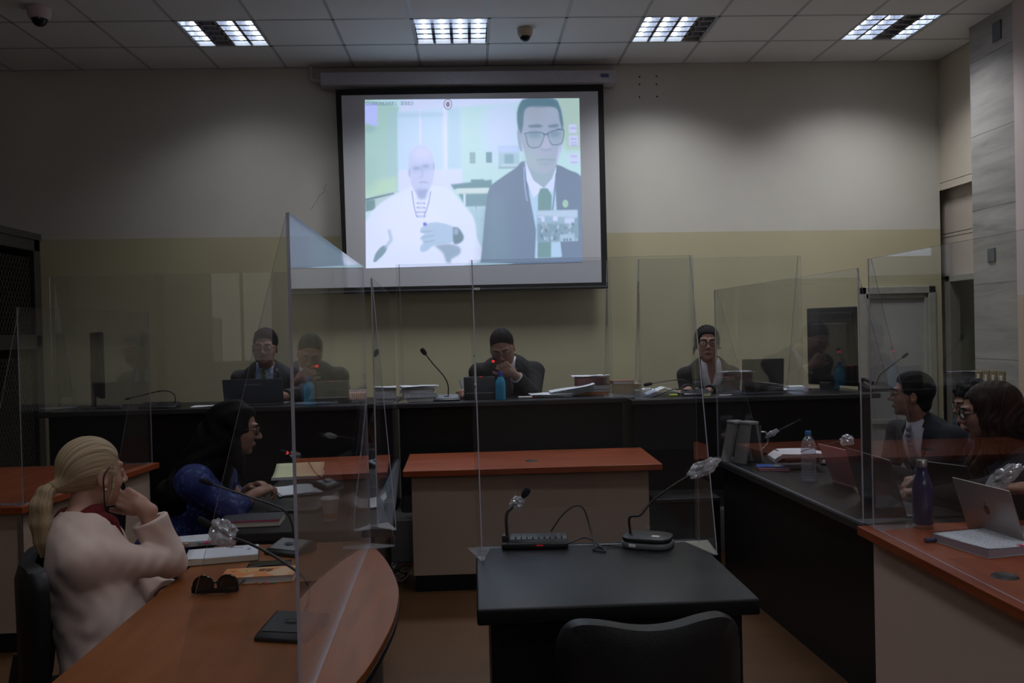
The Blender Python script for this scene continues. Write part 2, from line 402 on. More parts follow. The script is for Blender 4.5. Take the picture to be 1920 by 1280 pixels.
struct(MB().box((-5.2, -4.6, 0), (-5.05, YW, ZC), wm).build('wall_left'))
rear = mat('rear wall paint', (.46, .42, .36), .8, var=.05, scale=2)
struct(MB().box((-5.2, -4.75, 0), (6.2, -4.6, ZC), rear).build('wall_rear'))
fill_pane = mat('added high window glow', (.5, .5, .5), .5, emit=((.95, .93, 1.0), WIN_E))
for k, (x, hw_, z0, z1, g_) in enumerate([(-4.45, .6, 1.1, 2.85, .55), (.6, 1.1, 3.1, 3.85, 1), (3.0, 1.0, 3.1, 3.85, 1)]):  # unseen windows, added: low one for a pane reflection, high ones to brighten the ceiling
    wn = MB().box((x-hw_, -4.60, z0), (x+hw_, -4.58, z1), fill_pane if g_ == 1 else mat('added low window glow', (.5, .45, .42), .8, emit=((1.0, .88, .82), WIN_E*g_*.32))).build('window_%d' % (k+1)); struct(wn)
    fr_ = MB()
    for a in (-hw_, 0, hw_): fr_.box((x+a-.03, -4.60, z0-.03), (x+a+.03, -4.55, z1+.03), white_pl)
    for z in (z0-.03, z1-.02): fr_.box((x-hw_-.03, -4.60, z), (x+hw_+.03, -4.55, z+.05), white_pl)
    fr_.build('window_frame', wn)
# right side: upper wall over a recess, marble pier, then plain wall towards the camera
struct(MB().box((4.47, 7.24, 2.865), (4.62, 9.6, ZC), creamw).box((4.47, 7.24, 2.80), (4.49, 8.15, 2.87), creamw).build('trim_1'))
panelm = mat('painted board', (.52, .45, .385), .6, var=.04, scale=3)
groove = mat('panel joint', (.06, .055, .05), .8)
pn = MB().box((4.56, 7.2, 1.99), (4.66, 8.3, 2.865), panelm)
for zz in (2.36, 2.395): pn.box((4.558, 7.2, zz), (4.561, 8.3, zz+.004), groove)
struct(pn.build('trim_2'))
def marble():
    m, nt, b = nmat('banded grey marble'); L = nt.links.new
    g = N(nt, 'ShaderNodeTexCoord'); mp = N(nt, 'ShaderNodeMapping'); mp.inputs['Scale'].default_value = (.8, .8, 7); mp.inputs['Rotation'].default_value = (math.radians(-10), 0, 0)
    L(g.outputs['Object'], mp.inputs[0])
    nz = N(nt, 'ShaderNodeTexNoise'); nz.inputs['Scale'].default_value = 1.1; nz.inputs['Detail'].default_value = 9; nz.inputs['Roughness'].default_value = .6; nz.inputs['Distortion'].default_value = .5
    L(mp.outputs[0], nz.inputs[0])
    cr = N(nt, 'ShaderNodeValToRGB'); e = cr.color_ramp.elements
    e[0].position = .32; e[0].color = (.19, .18, .17, 1); e[1].position = .62; e[1].color = (.38, .36, .335, 1)
    x = e.new(.45); x.color = (.29, .28, .265, 1); x = e.new(.75); x.color = (.40, .375, .36, 1)
    L(nz.outputs[0], cr.inputs[0]); L(cr.outputs[0], b.inputs['Base Color']); b.inputs['Roughness'].default_value = .4; return m
mb = MB().box((4.25, 6.60, 0), (4.8, 7.24, ZC), marble(), bev=.004)
for zz in (.62, 1.24, 1.86, 2.48, 3.1, 3.72): mb.box((4.2495, 6.601, zz), (4.2505, 7.239, zz+.003), groove)
struct(mb.build('wall_pier'))
peach = wall_mat('pier side wall paint', (.62, .52, .50), (.55, .42, .32), 1.75, 0)
struct(MB().box((4.22, -4.6, 0), (4.4, 6.60, ZC), peach).build('wall_right'))
# corridor behind the open doorway
cor = MB().box((6.1, 6.5, 0), (6.2, 9.6, ZC), greenw).box((4.47, 9.5, 0), (6.2, 9.6, ZC), greenw).box((4.8, 6.4, 0), (6.2, 6.5, ZC), greenw)
cor.box((4.88, 8.3, 0), (4.9, 8.6, 2.0), greenw)
struct(cor.build('wall_corridor'))
doorpaint = mat('old grey door paint', (.33, .33, .31), .55, var=.1, scale=5, bump=.1, bscale=20)
framep = mat('door frame paint', (.33, .32, .27), .6, var=.25, scale=14)
d1 = thing('door_1', 'closed grey painted door', 'door', ((dx0+dx1)/2, YW, 0)); del d1['label'], d1['category']; struct(d1)
hw = (dx1-dx0)/2
MB().box((-hw+.07, .01, 0), (hw-.07, .05, dz-.07), doorpaint, bev=.004).build('door_leaf', d1)
f = MB().box((-hw, -.03, 0), (-hw+.07, .08, dz), framep, bev=.006).box((hw-.07, -.03, 0), (hw, .08, dz), framep, bev=.006).box((-hw, -.03, dz-.07), (hw, .08, dz), framep, bev=.006)
f.box((-hw+.07, -.012, dz-.11), (hw-.07, .02, dz-.07), framep, bev=.004).box((-hw+.07, -.012, 0), (-hw+.1, .02, dz-.07), framep, bev=.004).box((hw-.1, -.012, 0), (hw-.07, .02, dz-.07), framep, bev=.004)
f.box((-hw+.07, -.005, .60), (hw-.07, .03, .64), framep)
f.build('door_frame', d1)
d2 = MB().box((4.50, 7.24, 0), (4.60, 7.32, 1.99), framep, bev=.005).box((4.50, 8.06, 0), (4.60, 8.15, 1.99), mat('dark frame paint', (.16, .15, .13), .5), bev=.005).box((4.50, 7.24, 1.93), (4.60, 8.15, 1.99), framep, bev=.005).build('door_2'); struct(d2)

# ---- ceiling: tiles in a T-bar grid, openings where the louvre lamps sit
tilem = mat('mineral ceiling tile', (.78, .77, .77), .85, var=.05, scale=160, bump=.25, bscale=220)
tbar = mat('ceiling T-bar', (.45, .46, .47), .4)
lamps = []
for r, yb in enumerate((YB, YB-2.44, YB-4.88, YB-7.32)):
    for c in (-6, -3, 0, 3, 6):
        if r or c != -6: lamps.append((c, yb))
ys = [YB+TILE*k for k in range(-20, 3)]
holes = {(c, round((yb-YB)/TILE)) for c, yb in lamps}
ce = MB()
for i in range(-8, 9):
    for j in range(-19, 3):
        if (i, j) in holes: continue
        xa, xb = X0+i*TILE, X0+(i+1)*TILE; ya, yb = YB+j*TILE, min(YB+(j+1)*TILE, YW+.02)
        if yb <= ya: continue
        if i == 8: xb = 4.9
        ce.box((xa+.008, ya+.008, ZC-.004), (xb-.008, yb-.008, ZC+.015), tilem)
for i in range(-8, 9): ce.box((X0+i*TILE-.012, -4.6, ZC-.006), (X0+i*TILE+.012, YW, ZC-.001), tbar)
for j in range(-19, 3): ce.box((-5.2, YB+j*TILE-.012, ZC-.006), (4.9, YB+j*TILE+.012, ZC-.001), tbar)
ce.box((-5.2, -4.6, ZC+.2), (6.2, 9.6, ZC+.25), hole).box((4.47, 7.0, ZC), (6.2, 9.6, ZC+.02), tilem)
struct(ce.build('ceiling'))

# ---- louvre lamps (> housing, louvre, tubes) with the light they give
mirror = mat('polished louvre aluminium', (.62, .64, .70), .13, metal=1, var=.03)
tube_on = mat('lit fluorescent tube', (.9, .95, 1), .4, emit=((.80, .90, 1.0), TUBE_E))
tube_off = mat('unlit fluorescent tube', (.75, .72, .68), .4)
housing = mat('lamp housing', (.5, .5, .52), .5)
LAB = ['far left louvred ceiling lamp, one column of cells dark', 'ceiling lamp above the projector screen, all its cells bright', 'louvred ceiling lamp right of the projector screen, right column dark', 'louvred ceiling lamp nearest the right wall, third column dark']
VIS = {-3: 0, 0: 1, 3: 2, 6: 3}; OFF = {-3: 1, 0: None, 3: 3, 6: 2}
for c, yb in lamps:
    if yb < YB-.1: vis = False
    else: vis = c in VIS
    if c == -6 and not yb < YB-.1: pass
    xa, ya = X0+c*TILE, yb
    lab = LAB[VIS[c]] if vis else None
    if not vis and (yb >= YB-.1 or c == -6): continue
    t = thing('ceiling_lamp', lab or 'louvred ceiling lamp over the front of the room, behind the camera', 'ceiling lamp', (xa+TILE/2, ya+TILE/2, ZC), 0, None if vis else 'ceiling lamps outside the picture')
    hwd = TILE/2-.01
    b = MB()
    for s_ in (-1, 1):
        b.box((s_*hwd-.004, -hwd, -.004), (s_*hwd+.004, hwd, .12), housing); b.box((-hwd, s_*hwd-.004, -.004), (hwd, s_*hwd+.004, .12), housing)
    b.box((-hwd, -hwd, .115), (hwd, hwd, .125), housing); b.build('lamp_housing', t)
    off = OFF.get(c) if vis else 2
    cw = 2*hwd/4
    for k in range(4):
        x = -hwd+cw*(k+.5)
        MB().tube([(x, -hwd+.01, .075), (x, hwd-.01, .075)], .013, tube_off if k == off else tube_on, n=12).build('fluorescent_tube', t, smooth='auto')
    l = MB(); nx = 4; ny = 5 if vis else 3
    for k in range(nx+1):   # lengthwise parabolic blades
        x = -hwd+cw*k
        l.box((x-.0015, -hwd, .05), (x+.0015, hwd, .114), mirror)
        for q in range(4):
            z0, z1 = .0+.014*q, .014*(q+1); w0, w1 = .011*(1-q/4)**1.6+.0012, .011*(1-(q+1)/4)**1.6+.0012
            l.prism([(x-w0, z0), (x+w0, z0), (x+w1, z1), (x-w1, z1)], -hwd, hwd, mirror, axis='y')
    for k in range(1, ny):
        y = -hwd+2*hwd/ny*k
        for q in range(3):
            z0, z1 = .018*q, .018*(q+1); w0, w1 = .012*(1-q/3)**1.5+.001, .012*(1-(q+1)/3)**1.5+.001
            l.prism([(y-w0, z0), (y+w0, z0), (y+w1, z1), (y-w1, z1)], -hwd, hwd, mirror, axis='x')
    l.build('louvre', t)
    la = bpy.data.lights.new('lamp_light', 'AREA'); la.shape = 'SQUARE'; la.size = .5
    la.energy = (LAMP_W*({-3: .3, 0: 1., 3: 1., 6: 1.0}.get(c, 1)) if vis else LAMP_BACK*({-6: .2, -3: .45, 0: 1., 3: 1., 6: 1.}.get(c, 1))); la.color = (.93, .95, 1.0); la.spread = math.radians(LSPREAD)
    lo = bpy.data.objects.new('lamp_light', la); C.objects.link(lo); lo.parent = t; lo.location = (0, 0, -.012)

# ---- dome cameras
def dome(px, py, label, body, sc=1.):
    p = W(px, py, z=ZC); t = thing('dome_camera', label, 'security camera', (p.x, p.y, ZC-.006))
    MB().lathe([(0, 0), (.075*sc, 0), (.075*sc, -.02), (.070*sc, -.055*sc), (.058*sc, -.075*sc), (.052*sc, -.075*sc), (.05*sc, -.06*sc), (0, -.06*sc)], body).build('camera_housing', t, smooth='auto')
    pr = [(.05*sc*math.cos(a*math.pi/16), -.072*sc-.05*sc*math.sin(a*math.pi/16)) for a in range(0, 9)]
    MB().lathe(pr, mat('smoked dome glass', (.008, .008, .009), .06)).build('dome', t, smooth=True)
dome(73, 14, 'white dome security camera on the ceiling at the far left', mat('pinkish white plastic', (.62, .52, .50), .5), 1.1)
dome(984, 53, 'small cream dome security camera on the ceiling right of the bright lamp', mat('cream plastic', (.55, .47, .36), .5), .85)

# ---- projector screen
sx0, sx1, sz0, sz1, sy = -1.185, 1.275, 1.965, 3.85, 8.0
t = thing('projector_screen', 'pull-down projector screen with a black border, showing a video call', 'projector screen', ((sx0+sx1)/2, sy, sz0))
cx = (sx0+sx1)/2
scr_w = mat('matt white screen cloth', (.60, .60, .63), .9, var=.02, scale=2)
bord = mat('black screen border', (.008, .008, .008), .8)
def quad3(b, pts, m, th=.004):
    v = [Vector(p) for p in pts]; bm_ = bmesh.new(); a = [bm_.verts.new(p) for p in v]; c_ = [bm_.verts.new(p+Vector((0, th, 0))) for p in v]
    bm_.faces.new(a); bm_.faces.new(c_[::-1])
    for i in range(4): bm_.faces.new([a[i], c_[i], c_[(i+1) % 4], a[(i+1) % 4]])
    bmesh.ops.recalc_face_normals(bm_, faces=bm_.faces[:]); b._add(bm_, m)
O = Vector((cx, sy, sz0))
sc_out = [W(629, 168, y=sy), W(1131, 158, y=sy), W(1140, 538, y=sy), W(645, 548, y=sy)]
sc_in = [W(640, 179, y=sy-.002), W(1121, 171, y=sy-.002), W(1128, 529, y=sy-.002), W(652, 539, y=sy-.002)]
b = MB(); quad3(b, [p-O for p in sc_out], bord); b.build('border_cloth', t)
b = MB(); quad3(b, [p-O for p in sc_in], scr_w, .002); b.build('screen_cloth', t)
b = MB(); a_, c_ = sc_out[3]-O, sc_out[2]-O
b.tube([a_+Vector((-.0, .002, .0)), c_+Vector((.0, .002, .0))], .014, blk_plastic, n=10); b.build('weight_bar', t, smooth='auto')
h0, h1 = W(603, 152, y=YW-.1), W(1153, 147, y=YW-.1)
hs = MB(); L_ = (h1-h0).length; ang = math.atan2(h1.z-h0.z, h1.x-h0.x); Mh = Matrix.Translation(h0-O) @ Matrix.Rotation(-ang, 4, 'Y')
casing = mat('screen casing', (.44, .42, .45), .4)
hs.prism([(-.075, -.055), (-.06, .06), (.06, .065), (.085, .0), (.085, -.065), (-.02, -.068)], 0, L_, casing, bev=.004, M=Mh, axis='x')
ho = hs.build('screen_casing', t, smooth='auto')
MB().box((L_-.14, -.082, -.005), (L_-.07, -.068, .022), mat('blue casing badge', (.05, .07, .2), .4), M=Mh).build('casing_badge', t)
# beam behind the casing + elbow pipe
rail = mat('painted rail', (.42, .40, .36), .6)
p0, p1 = W(587, 128, y=YW-.03), W(1150, 122, y=YW-.03)
tag(MB().box((p0.x, YW-.018, p0.z-.09), (p1.x, YW-.001, ZC-.012), rail, bev=.004).build('mounting_rail'), 'beige painted board along the top of the wall behind the screen casing', 'rail')
pa = [W(583, 124, y=YW-.09), W(583, 142, y=YW-.09), W(586, 149, y=YW-.09), W(594, 151, y=YW-.09), W(606, 151, y=YW-.09)]
tag(MB().tube(spline(pa, 4), .018, rail, n=12).build('conduit_pipe', smooth='auto'), 'beige elbow of conduit pipe at the left end of the screen casing', 'pipe')

# ---- wall fittings on the marble pier
plate = mat('grey cover plate', (.10, .11, .12), .5)
for (a, b_, lab) in [((1862, 45), (1878, 72), 'dark grey cover plate high on the marble pier near the ceiling'), ((1853, 466), (1867, 490), 'dark grey cover plate halfway up the marble pier')]:
    q0, q1 = W(*a, x=4.249), W(*b_, x=4.249)
    tag(MB().box((4.238, q1.y, q1.z), (4.2505, q0.y, q0.z), plate, bev=.003).build('cover_plate'), lab, 'cover plate')
brass = mat('brass switch plate', (.30, .22, .10), .35, metal=.6)
rock = mat('ivory switch', (.55, .48, .38), .5)
for k, x in enumerate((1837, 1851, 1865, 1880)):
    q0, q1 = W(x-5.5, 692+k*1.2, x=4.249), W(x+5.5, 722+k*1.2, x=4.249)
    s_ = MB().box((4.240, q1.y, q1.z), (4.2505, q0.y, q0.z), brass, bev=.003).build('light_switch')
    my, mz = (q0.y+q1.y)/2, (q0.z+q1.z)/2
    MB().box((4.234, my-.017, mz-.03), (4.241, my+.017, mz+.028), rock, bev=.002).build('rocker', s_)
    tag(s_, ['brass light switch plate on the marble pier, first from the left', 'brass light switch plate on the marble pier, second from the left', 'brass light switch plate on the marble pier, third from the left', 'brass light switch plate on the marble pier, last one on the right'][k], 'light switch', 'switches on the marble pier')
q = W(1787, 680, y=9.49)
s_ = MB().box((q.x-.06, 9.47, q.z-.06), (q.x+.05, 9.5, q.z+.06), brass, bev=.004).build('light_switch'); tag(s_, 'brass light switch in the corridor seen through the open doorway', 'light switch')
MB().box((q.x-.045, 9.463, q.z-.03), (q.x-.01, 9.471, q.z+.03), rock, bev=.002).build('rocker', s_)

# ---- metal cage at the left
iron = mat('dark brown painted iron', (.022, .017, .015), .5, bump=.1, bscale=60)
mesh_m = mat('expanded metal mesh', (.035, .032, .026), .5)
cg = thing('holding_cage', 'dark iron holding cage with diamond mesh at the left wall', 'cage', (-3.42, 6.2, 0))
cy0, cy1 = -3.4, .86; cz1 = 2.40
b = MB()
for y in (cy0, -1.2, cy1-.09): b.box((-.04, y, 0), (.04, y+.1, cz1), iron, bev=.006)
for z in (0, .30, 1.52, cz1-.12): b.box((-.04, cy0, z), (.04, cy1, z+.11), iron, bev=.006)
b.box((-1.5, cy1-.05, 0), (0, cy1, cz1), iron).box((-1.5, cy0, cz1-.03), (0.05, cy1+.01, cz1+.02), iron)
b.box((-.05, cy0, .0), (.05, cy1, .3), iron)
b.build('cage_frame', cg)
b = MB()
for (z0, z1, hstep, ystep) in ((.41, 1.52, .075, .045), (1.63, 2.28, .075, .045)):
    yy0, yy1 = -1.12, cy1-.09; nz_ = int((z1-z0)/hstep); ny_ = int((yy1-yy0)/ystep)
    for s_ in (-1, 1):
        for k in range(-nz_*1, ny_+1):
            pts = []
            for j in range(nz_+1):
                y = yy0+(k+j)*ystep if s_ > 0 else yy1-(k+j)*ystep
                if yy0 <= y <= yy1: pts.append((0, y, z0+j*hstep))
            if len(pts) > 1: b.tube([pts[0], pts[-1]], .0035, mesh_m, n=4, caps=False)
b.build('diamond_mesh', cg)
tag(MB().sheet((-.12, -.1), (.12, .1), 0, mat('pale paper', (.7, .68, .62), .8), bend=.02).build('folded_paper', loc=(-3.55, W(12, 432, x=-3.5).y, 2.422)), 'folded pale paper lying on top of the iron cage', 'paper')
# ------------------------------------------------------------------ dais and benches
dais = mat('grey dais paint', (.16, .155, .15), .6, var=.1, scale=8)
tag(MB().box((-3.3, 6.02, 0), (3.3, YW-.001, .29), dais, bev=.004).build('dais_platform'), 'low grey platform step carrying the long black judges bench', 'platform')
DZ = .29; BZ = 1.075
def bench(x0, x1, yf, label, zt=BZ, depth=.68, base=DZ, grp=None):
    t = thing('judges_bench', label, 'bench', ((x0+x1)/2, yf+depth/2, base)); hx = (x1-x0)/2; hy = depth/2; h = zt-base
    MB().box((-hx, -hy, h-.035), (hx, hy, h), black, bev=.004).box((-hx, -hy-.003, h-.03), (hx, -hy+.002, h-.004), edge_black, bev=.001).build('bench_top', t)
    MB().box((-hx+.03, -hy+.09, 0), (hx-.03, -hy+.12, h-.036), black).box((-hx+.03, -hy+.085, 0), (hx-.03, -hy+.1, .12), edge_black).build('front_panel', t)
    for s_ in (-1, 1): MB().box((s_*(hx-.03)-.012, -hy+.12, 0), (s_*(hx-.03)+.012, hy-.03, h-.036), black).build('side_panel', t)
    return t
bench(-3.05, -.56, 6.27, 'left length of the black judges bench, under the glasses man with the laptop')
bench(-.555, 1.09, 6.19, 'middle length of the black judges bench, behind the desk with the wooden top')
bench(1.095, 2.86, 6.04, 'right length of the black judges bench, where the woman in white blouse sits', zt=1.068)
tag(MB().box((1.17, 6.0-.32, .0), (1.6, 5.99, .42), black, bev=.005).box((1.165, 5.665, .42), (1.6, 5.995, .445), edge_black, bev=.003).build('low_shelf'), 'low black shelf box against the dais, right of the middle desk', 'shelf')

# ---- middle desk with beige front
def panel_desk(name, label, outline, inset, zt, top, front, plinth=.1, th=.036, loc=(0, 0, 0), cat='desk'):
    """desk with a slab top of any outline over box panels"""
    t = thing(name, label, cat, loc)
    MB().prism(outline, zt-th, zt, top, bev=.003).build('desk_top', t)
    n = len(inset); cx_ = sum(p[0] for p in inset)/n; cy_ = sum(p[1] for p in inset)/n
    MB().prism(inset, plinth, zt-th-.001, front).build('desk_body', t)
    MB().prism([(cx_+(p[0]-cx_)*.985, cy_+(p[1]-cy_)*.985) for p in inset], 0, plinth, black).build('plinth', t)
    return t
t = panel_desk('front_desk', 'desk with reddish wooden top and beige front in the middle of the room', [(-.78, -.37), (.775, -.40), (.79, .36), (-.79, .38)], [(-.735, -.28), (.71, -.29), (.71, .3), (-.735, .3)], .75, red_wood, beige, .1, loc=(.345, 5.60, 0))
grom = mat('dark cable grommet', (.03, .028, .028), .4)
MB().lathe([(0, .006), (.02, .006), (.024, .003), (.036, .004), (.04, 0), (0, 0)], grom).build('cable_grommet', t, loc=(W(996, 864, z=.75).x-.345, W(996, 864, z=.75).y-5.60, .75), smooth='auto')

# ---- left desk with beige sides
ox, oy = -2.8, 5.2
t = panel_desk('side_desk', 'desk with reddish wooden top and beige sides at the far left', [(-.55, -.72), (.53, -.72), (.69, .75), (-.55, .75)], [(-.52, -.66), (.49, -.66), (.64, .70), (-.52, .70)], .75, red_wood_y, beige, .1, loc=(ox, oy, 0))
MB().box((.475, -.667, 0), (.5, -.655, .71), steel, bev=.002).build('corner_trim', t)

# ---- black desk on the left, D-shaped wooden desk in front of it
ox, oy = -.78, 4.74
t = panel_desk('long_desk', 'long black desk of the woman in the blue blouse', [(-.34, -1.03), (.42, -1.03), (.29, 1.02), (-.34, 1.02)], [(.06, -.90), (.33, -.90), (.22, .96), (.06, .96)], .75, black, black, .08, loc=(ox, oy, 0))
MB().box((-.29, -.93, .08), (.06, -.905, .712), black).build('end_panel', t)
MB().prism([(-.335, -1.034), (.422, -1.034), (.292, 1.02), (.286, 1.02), (.414, -1.028), (-.335, -1.028)], .717, .747, edge_black).build('edge_band', t)
ox, oy = -.7, 2.6
pts = [(-1.035, 1.6), (-1.035, 3.5), (-.52, 3.5)]+[(p.x, p.y) for p in spline([(-.47, 3.5, 0), (-.41, 3.42, 0), (-.333, 3.19, 0), (-.268, 2.9, 0), (-.247, 2.675, 0), (-.251, 2.42, 0), (-.295, 2.07, 0), (-.40, 1.78, 0), (-.55, 1.6, 0)], 6)]
pts = [(a-ox, b-oy) for a, b in pts][::-1]
desk_wood = wood('curved desk wood', (.21, .064, .014), (.28, .090, .025), .40, grain=(9, 1, 9), coat=.0)
t = thing('curved_desk', 'desk with rounded brown wooden top in the left foreground', 'desk', (ox, oy, 0))
MB().prism(pts, .728, .75, desk_wood, bev=.002).build('desk_top', t)
cxm, cym = -.0, -.05
MB().prism([(cxm+(p[0]-cxm)*1.004, cym+(p[1]-cym)*1.003) for p in pts], .708, .7275, black, bev=.003).build('edge_band', t)
MB().prism([(cxm+.20+(p[0]-cxm)*.42, cym+(p[1]-cym)*.86) for p in pts], 0.0, .707, black).build('desk_body', t)

# ---- right black counter and wooden counter
ox, oy = 1.9, 4.45
t = panel_desk('side_counter', 'long black counter on the right with the pink laptop', [(-.335, -.985), (.35, -.985), (.35, .97), (-.42, .97)], [(-.29, -.96), (.0, -.96), (.0, .9), (-.37, .9)], .75, black, black, .07, loc=(ox, oy, 0))
MB().prism([(-.339, -.985), (-.333, -.985), (-.418, .968), (-.424, .968)], .717, .747, edge_black).build('edge_band', t)
ox, oy = 1.87, 2.4
t = panel_desk('wooden_counter', 'counter with reddish wooden top and beige front in the right foreground', [(-.35, -1.2), (.37, -1.2), (.37, 1.06), (-.34, 1.06)], [(-.30, -1.15), (.10, -1.15), (.10, 1.035), (-.285, 1.035)], .75, red_wood_y, mat('lightened pinkish beige laminate', (.66, .49, .41), .5, var=.03, scale=4), .1, loc=(ox, oy, 0), cat='counter')  # front is the beige laminate, pinker and lightened for the light falling on it
g = W(1884, 1081, z=.75)
MB().lathe([(0, .004), (.024, .004), (.027, .006), (.036, .006), (.042, 0), (0, 0)], grom).build('cable_grommet', t, loc=(g.x-ox, g.y-oy, .75), smooth='auto')

# ---- witness table
t = thing('witness_table', 'small black table in the centre foreground', 'table', (.418, 2.965, 0))
MB().box((-.425, -.385, .70), (.425, .385, .75), black, bev=.008, seg=3).build('table_top', t, smooth='auto')
for s_ in (-1, 1): MB().box((s_*.37-.014, -.33, 0), (s_*.37+.014, .33, .699), black, bev=.002).build('side_panel', t)
MB().box((-.355, -.31, .02), (.355, -.285, .699), black).build('modesty_panel', t)

# ---- chairs
def chair(loc, rotz, label, arms=False, grp=None):
    t = thing('office_chair', label, 'chair', loc, math.radians(rotz), grp)      # the sitter looks along +y
    # backrest: rounded shell with a dip in the top edge
    out = [(-.165, .50), (-.195, .60), (-.212, .72), (-.215, .84), (-.205, .885), (-.175, .912), (-.12, .915), (-.05, .905), (0, .902), (.05, .905), (.12, .915), (.175, .912), (.205, .885), (.215, .84), (.212, .72), (.195, .60), (.165, .50), (.12, .475), (-.12, .475)]
    ring = spline([(x, 0, z) for x, z in out]+[(out[0][0], 0, out[0][1])], 4)[:-1]
    m_ = MB(); b = bmesh.new(); fr = []; bk = []; rim = []
    for p in ring:
        cv = .10*(p.x/.215)**2*.5
        fr.append(b.verts.new((p.x*.97, -.205+cv, p.z*.995+.003))); bk.append(b.verts.new((p.x*.97, -.250+cv, p.z*.995+.003))); rim.append(b.verts.new((p.x, -.228+cv, p.z)))
    n = len(ring); 
    for a_, c_ in ((fr, rim), (rim, bk)):
        for i in range(n): b.faces.new([a_[i], a_[(i+1) % n], c_[(i+1) % n], c_[i]])
    for lst, yy in ((fr, -.215), (bk, -.262)):
        inner = [b.verts.new((v.co.x*.8, yy+.10*(v.co.x*.8/.215)**2*.5, .69+(v.co.z-.69)*.8)) for v in lst]
        for i in range(n): b.faces.new([lst[i], lst[(i+1) % n], inner[(i+1) % n], inner[i]])
        cv_ = b.verts.new((0, yy, .69))
        for i in range(n): b.faces.new([inner[i], inner[(i+1) % n], cv_])
    bmesh.ops.recalc_face_normals(b, faces=b.faces[:]); m_._add(b, blk_leather); m_.build('backrest', t, smooth='auto', ang=50)
    seat = [(-.2, -.2), (-.22, 0), (-.21, .18), (-.16, .235), (.16, .235), (.21, .18), (.22, 0), (.2, -.2)]
    MB().prism(seat, .42, .475, black_soft, bev=.02, seg=3).build('seat', t, smooth='auto', ang=60)
    MB().tube(spline([(0, -.05, .41), (0, -.22, .42), (0, -.27, .5), (0, -.255, .62)], 5), .018, blk_plastic, n=8).build('back_support', t, smooth='auto')
    MB().tube([(0, 0, .08), (0, 0, .42)], .025, blk_plastic, n=12).build('column', t, smooth='auto')
    for k in range(5):
        a = math.radians(72*k+20); l = MB().tube([(0, 0, .10), (.15*math.cos(a), .15*math.sin(a), .085), (.27*math.cos(a), .27*math.sin(a), .06)], [.022, .018, .014], blk_plastic, n=8).build('base_leg', t, smooth='auto')
        MB().lathe([(0, 0), (.024, 0), (.024, .02), (0, .02)], blk_plastic, n=12, M=Matrix.Translation((.27*math.cos(a), .27*math.sin(a)-.01, .0245)) @ Matrix.Rotation(math.pi/2, 4, 'X')).build('caster', l)
    if arms:
        for s_ in (-1, 1): MB().tube(spline([(s_*.2, .05, .44), (s_*.27, .05, .5), (s_*.28, .08, .64), (s_*.27, -.08, .66), (s_*.22, -.22, .64)], 4), .014, blk_plastic, n=8).build('armrest', t, smooth='auto')
    return t
chair((.375, 2.16, 0), 3, 'black office chair in the centre foreground facing the small black table')
chair((-1.17, 2.83, 0), -68, 'black office chair the woman in the beige blazer sits on')
chair((-1.52, 2.02, 0), -62, 'black office chair cut off at the bottom left corner')
chair((-1.52, 4.15, 0), -82, 'black office chair the woman in the blue blouse sits on')
chair((2.62, 4.45, 0), 95, 'black office chair of the man in the dark suit on the right')
chair((2.6, 3.55, 0), 80, 'black office chair of the woman with the red lips')
for x, y, w_ in ((-1.63, 7.12, 'the man with the green tie'), (.22, 7.12, 'the man leaning on his hand in the middle'), (1.83, 7.02, 'the woman in the white blouse')):
    chair((x, y, DZ), 180, 'black office chair behind the bench, of '+w_).scale = (.8, .8, .74)
chair((3.12, 5.32, 0), 90, 'black office chair of the person with the curly hair')

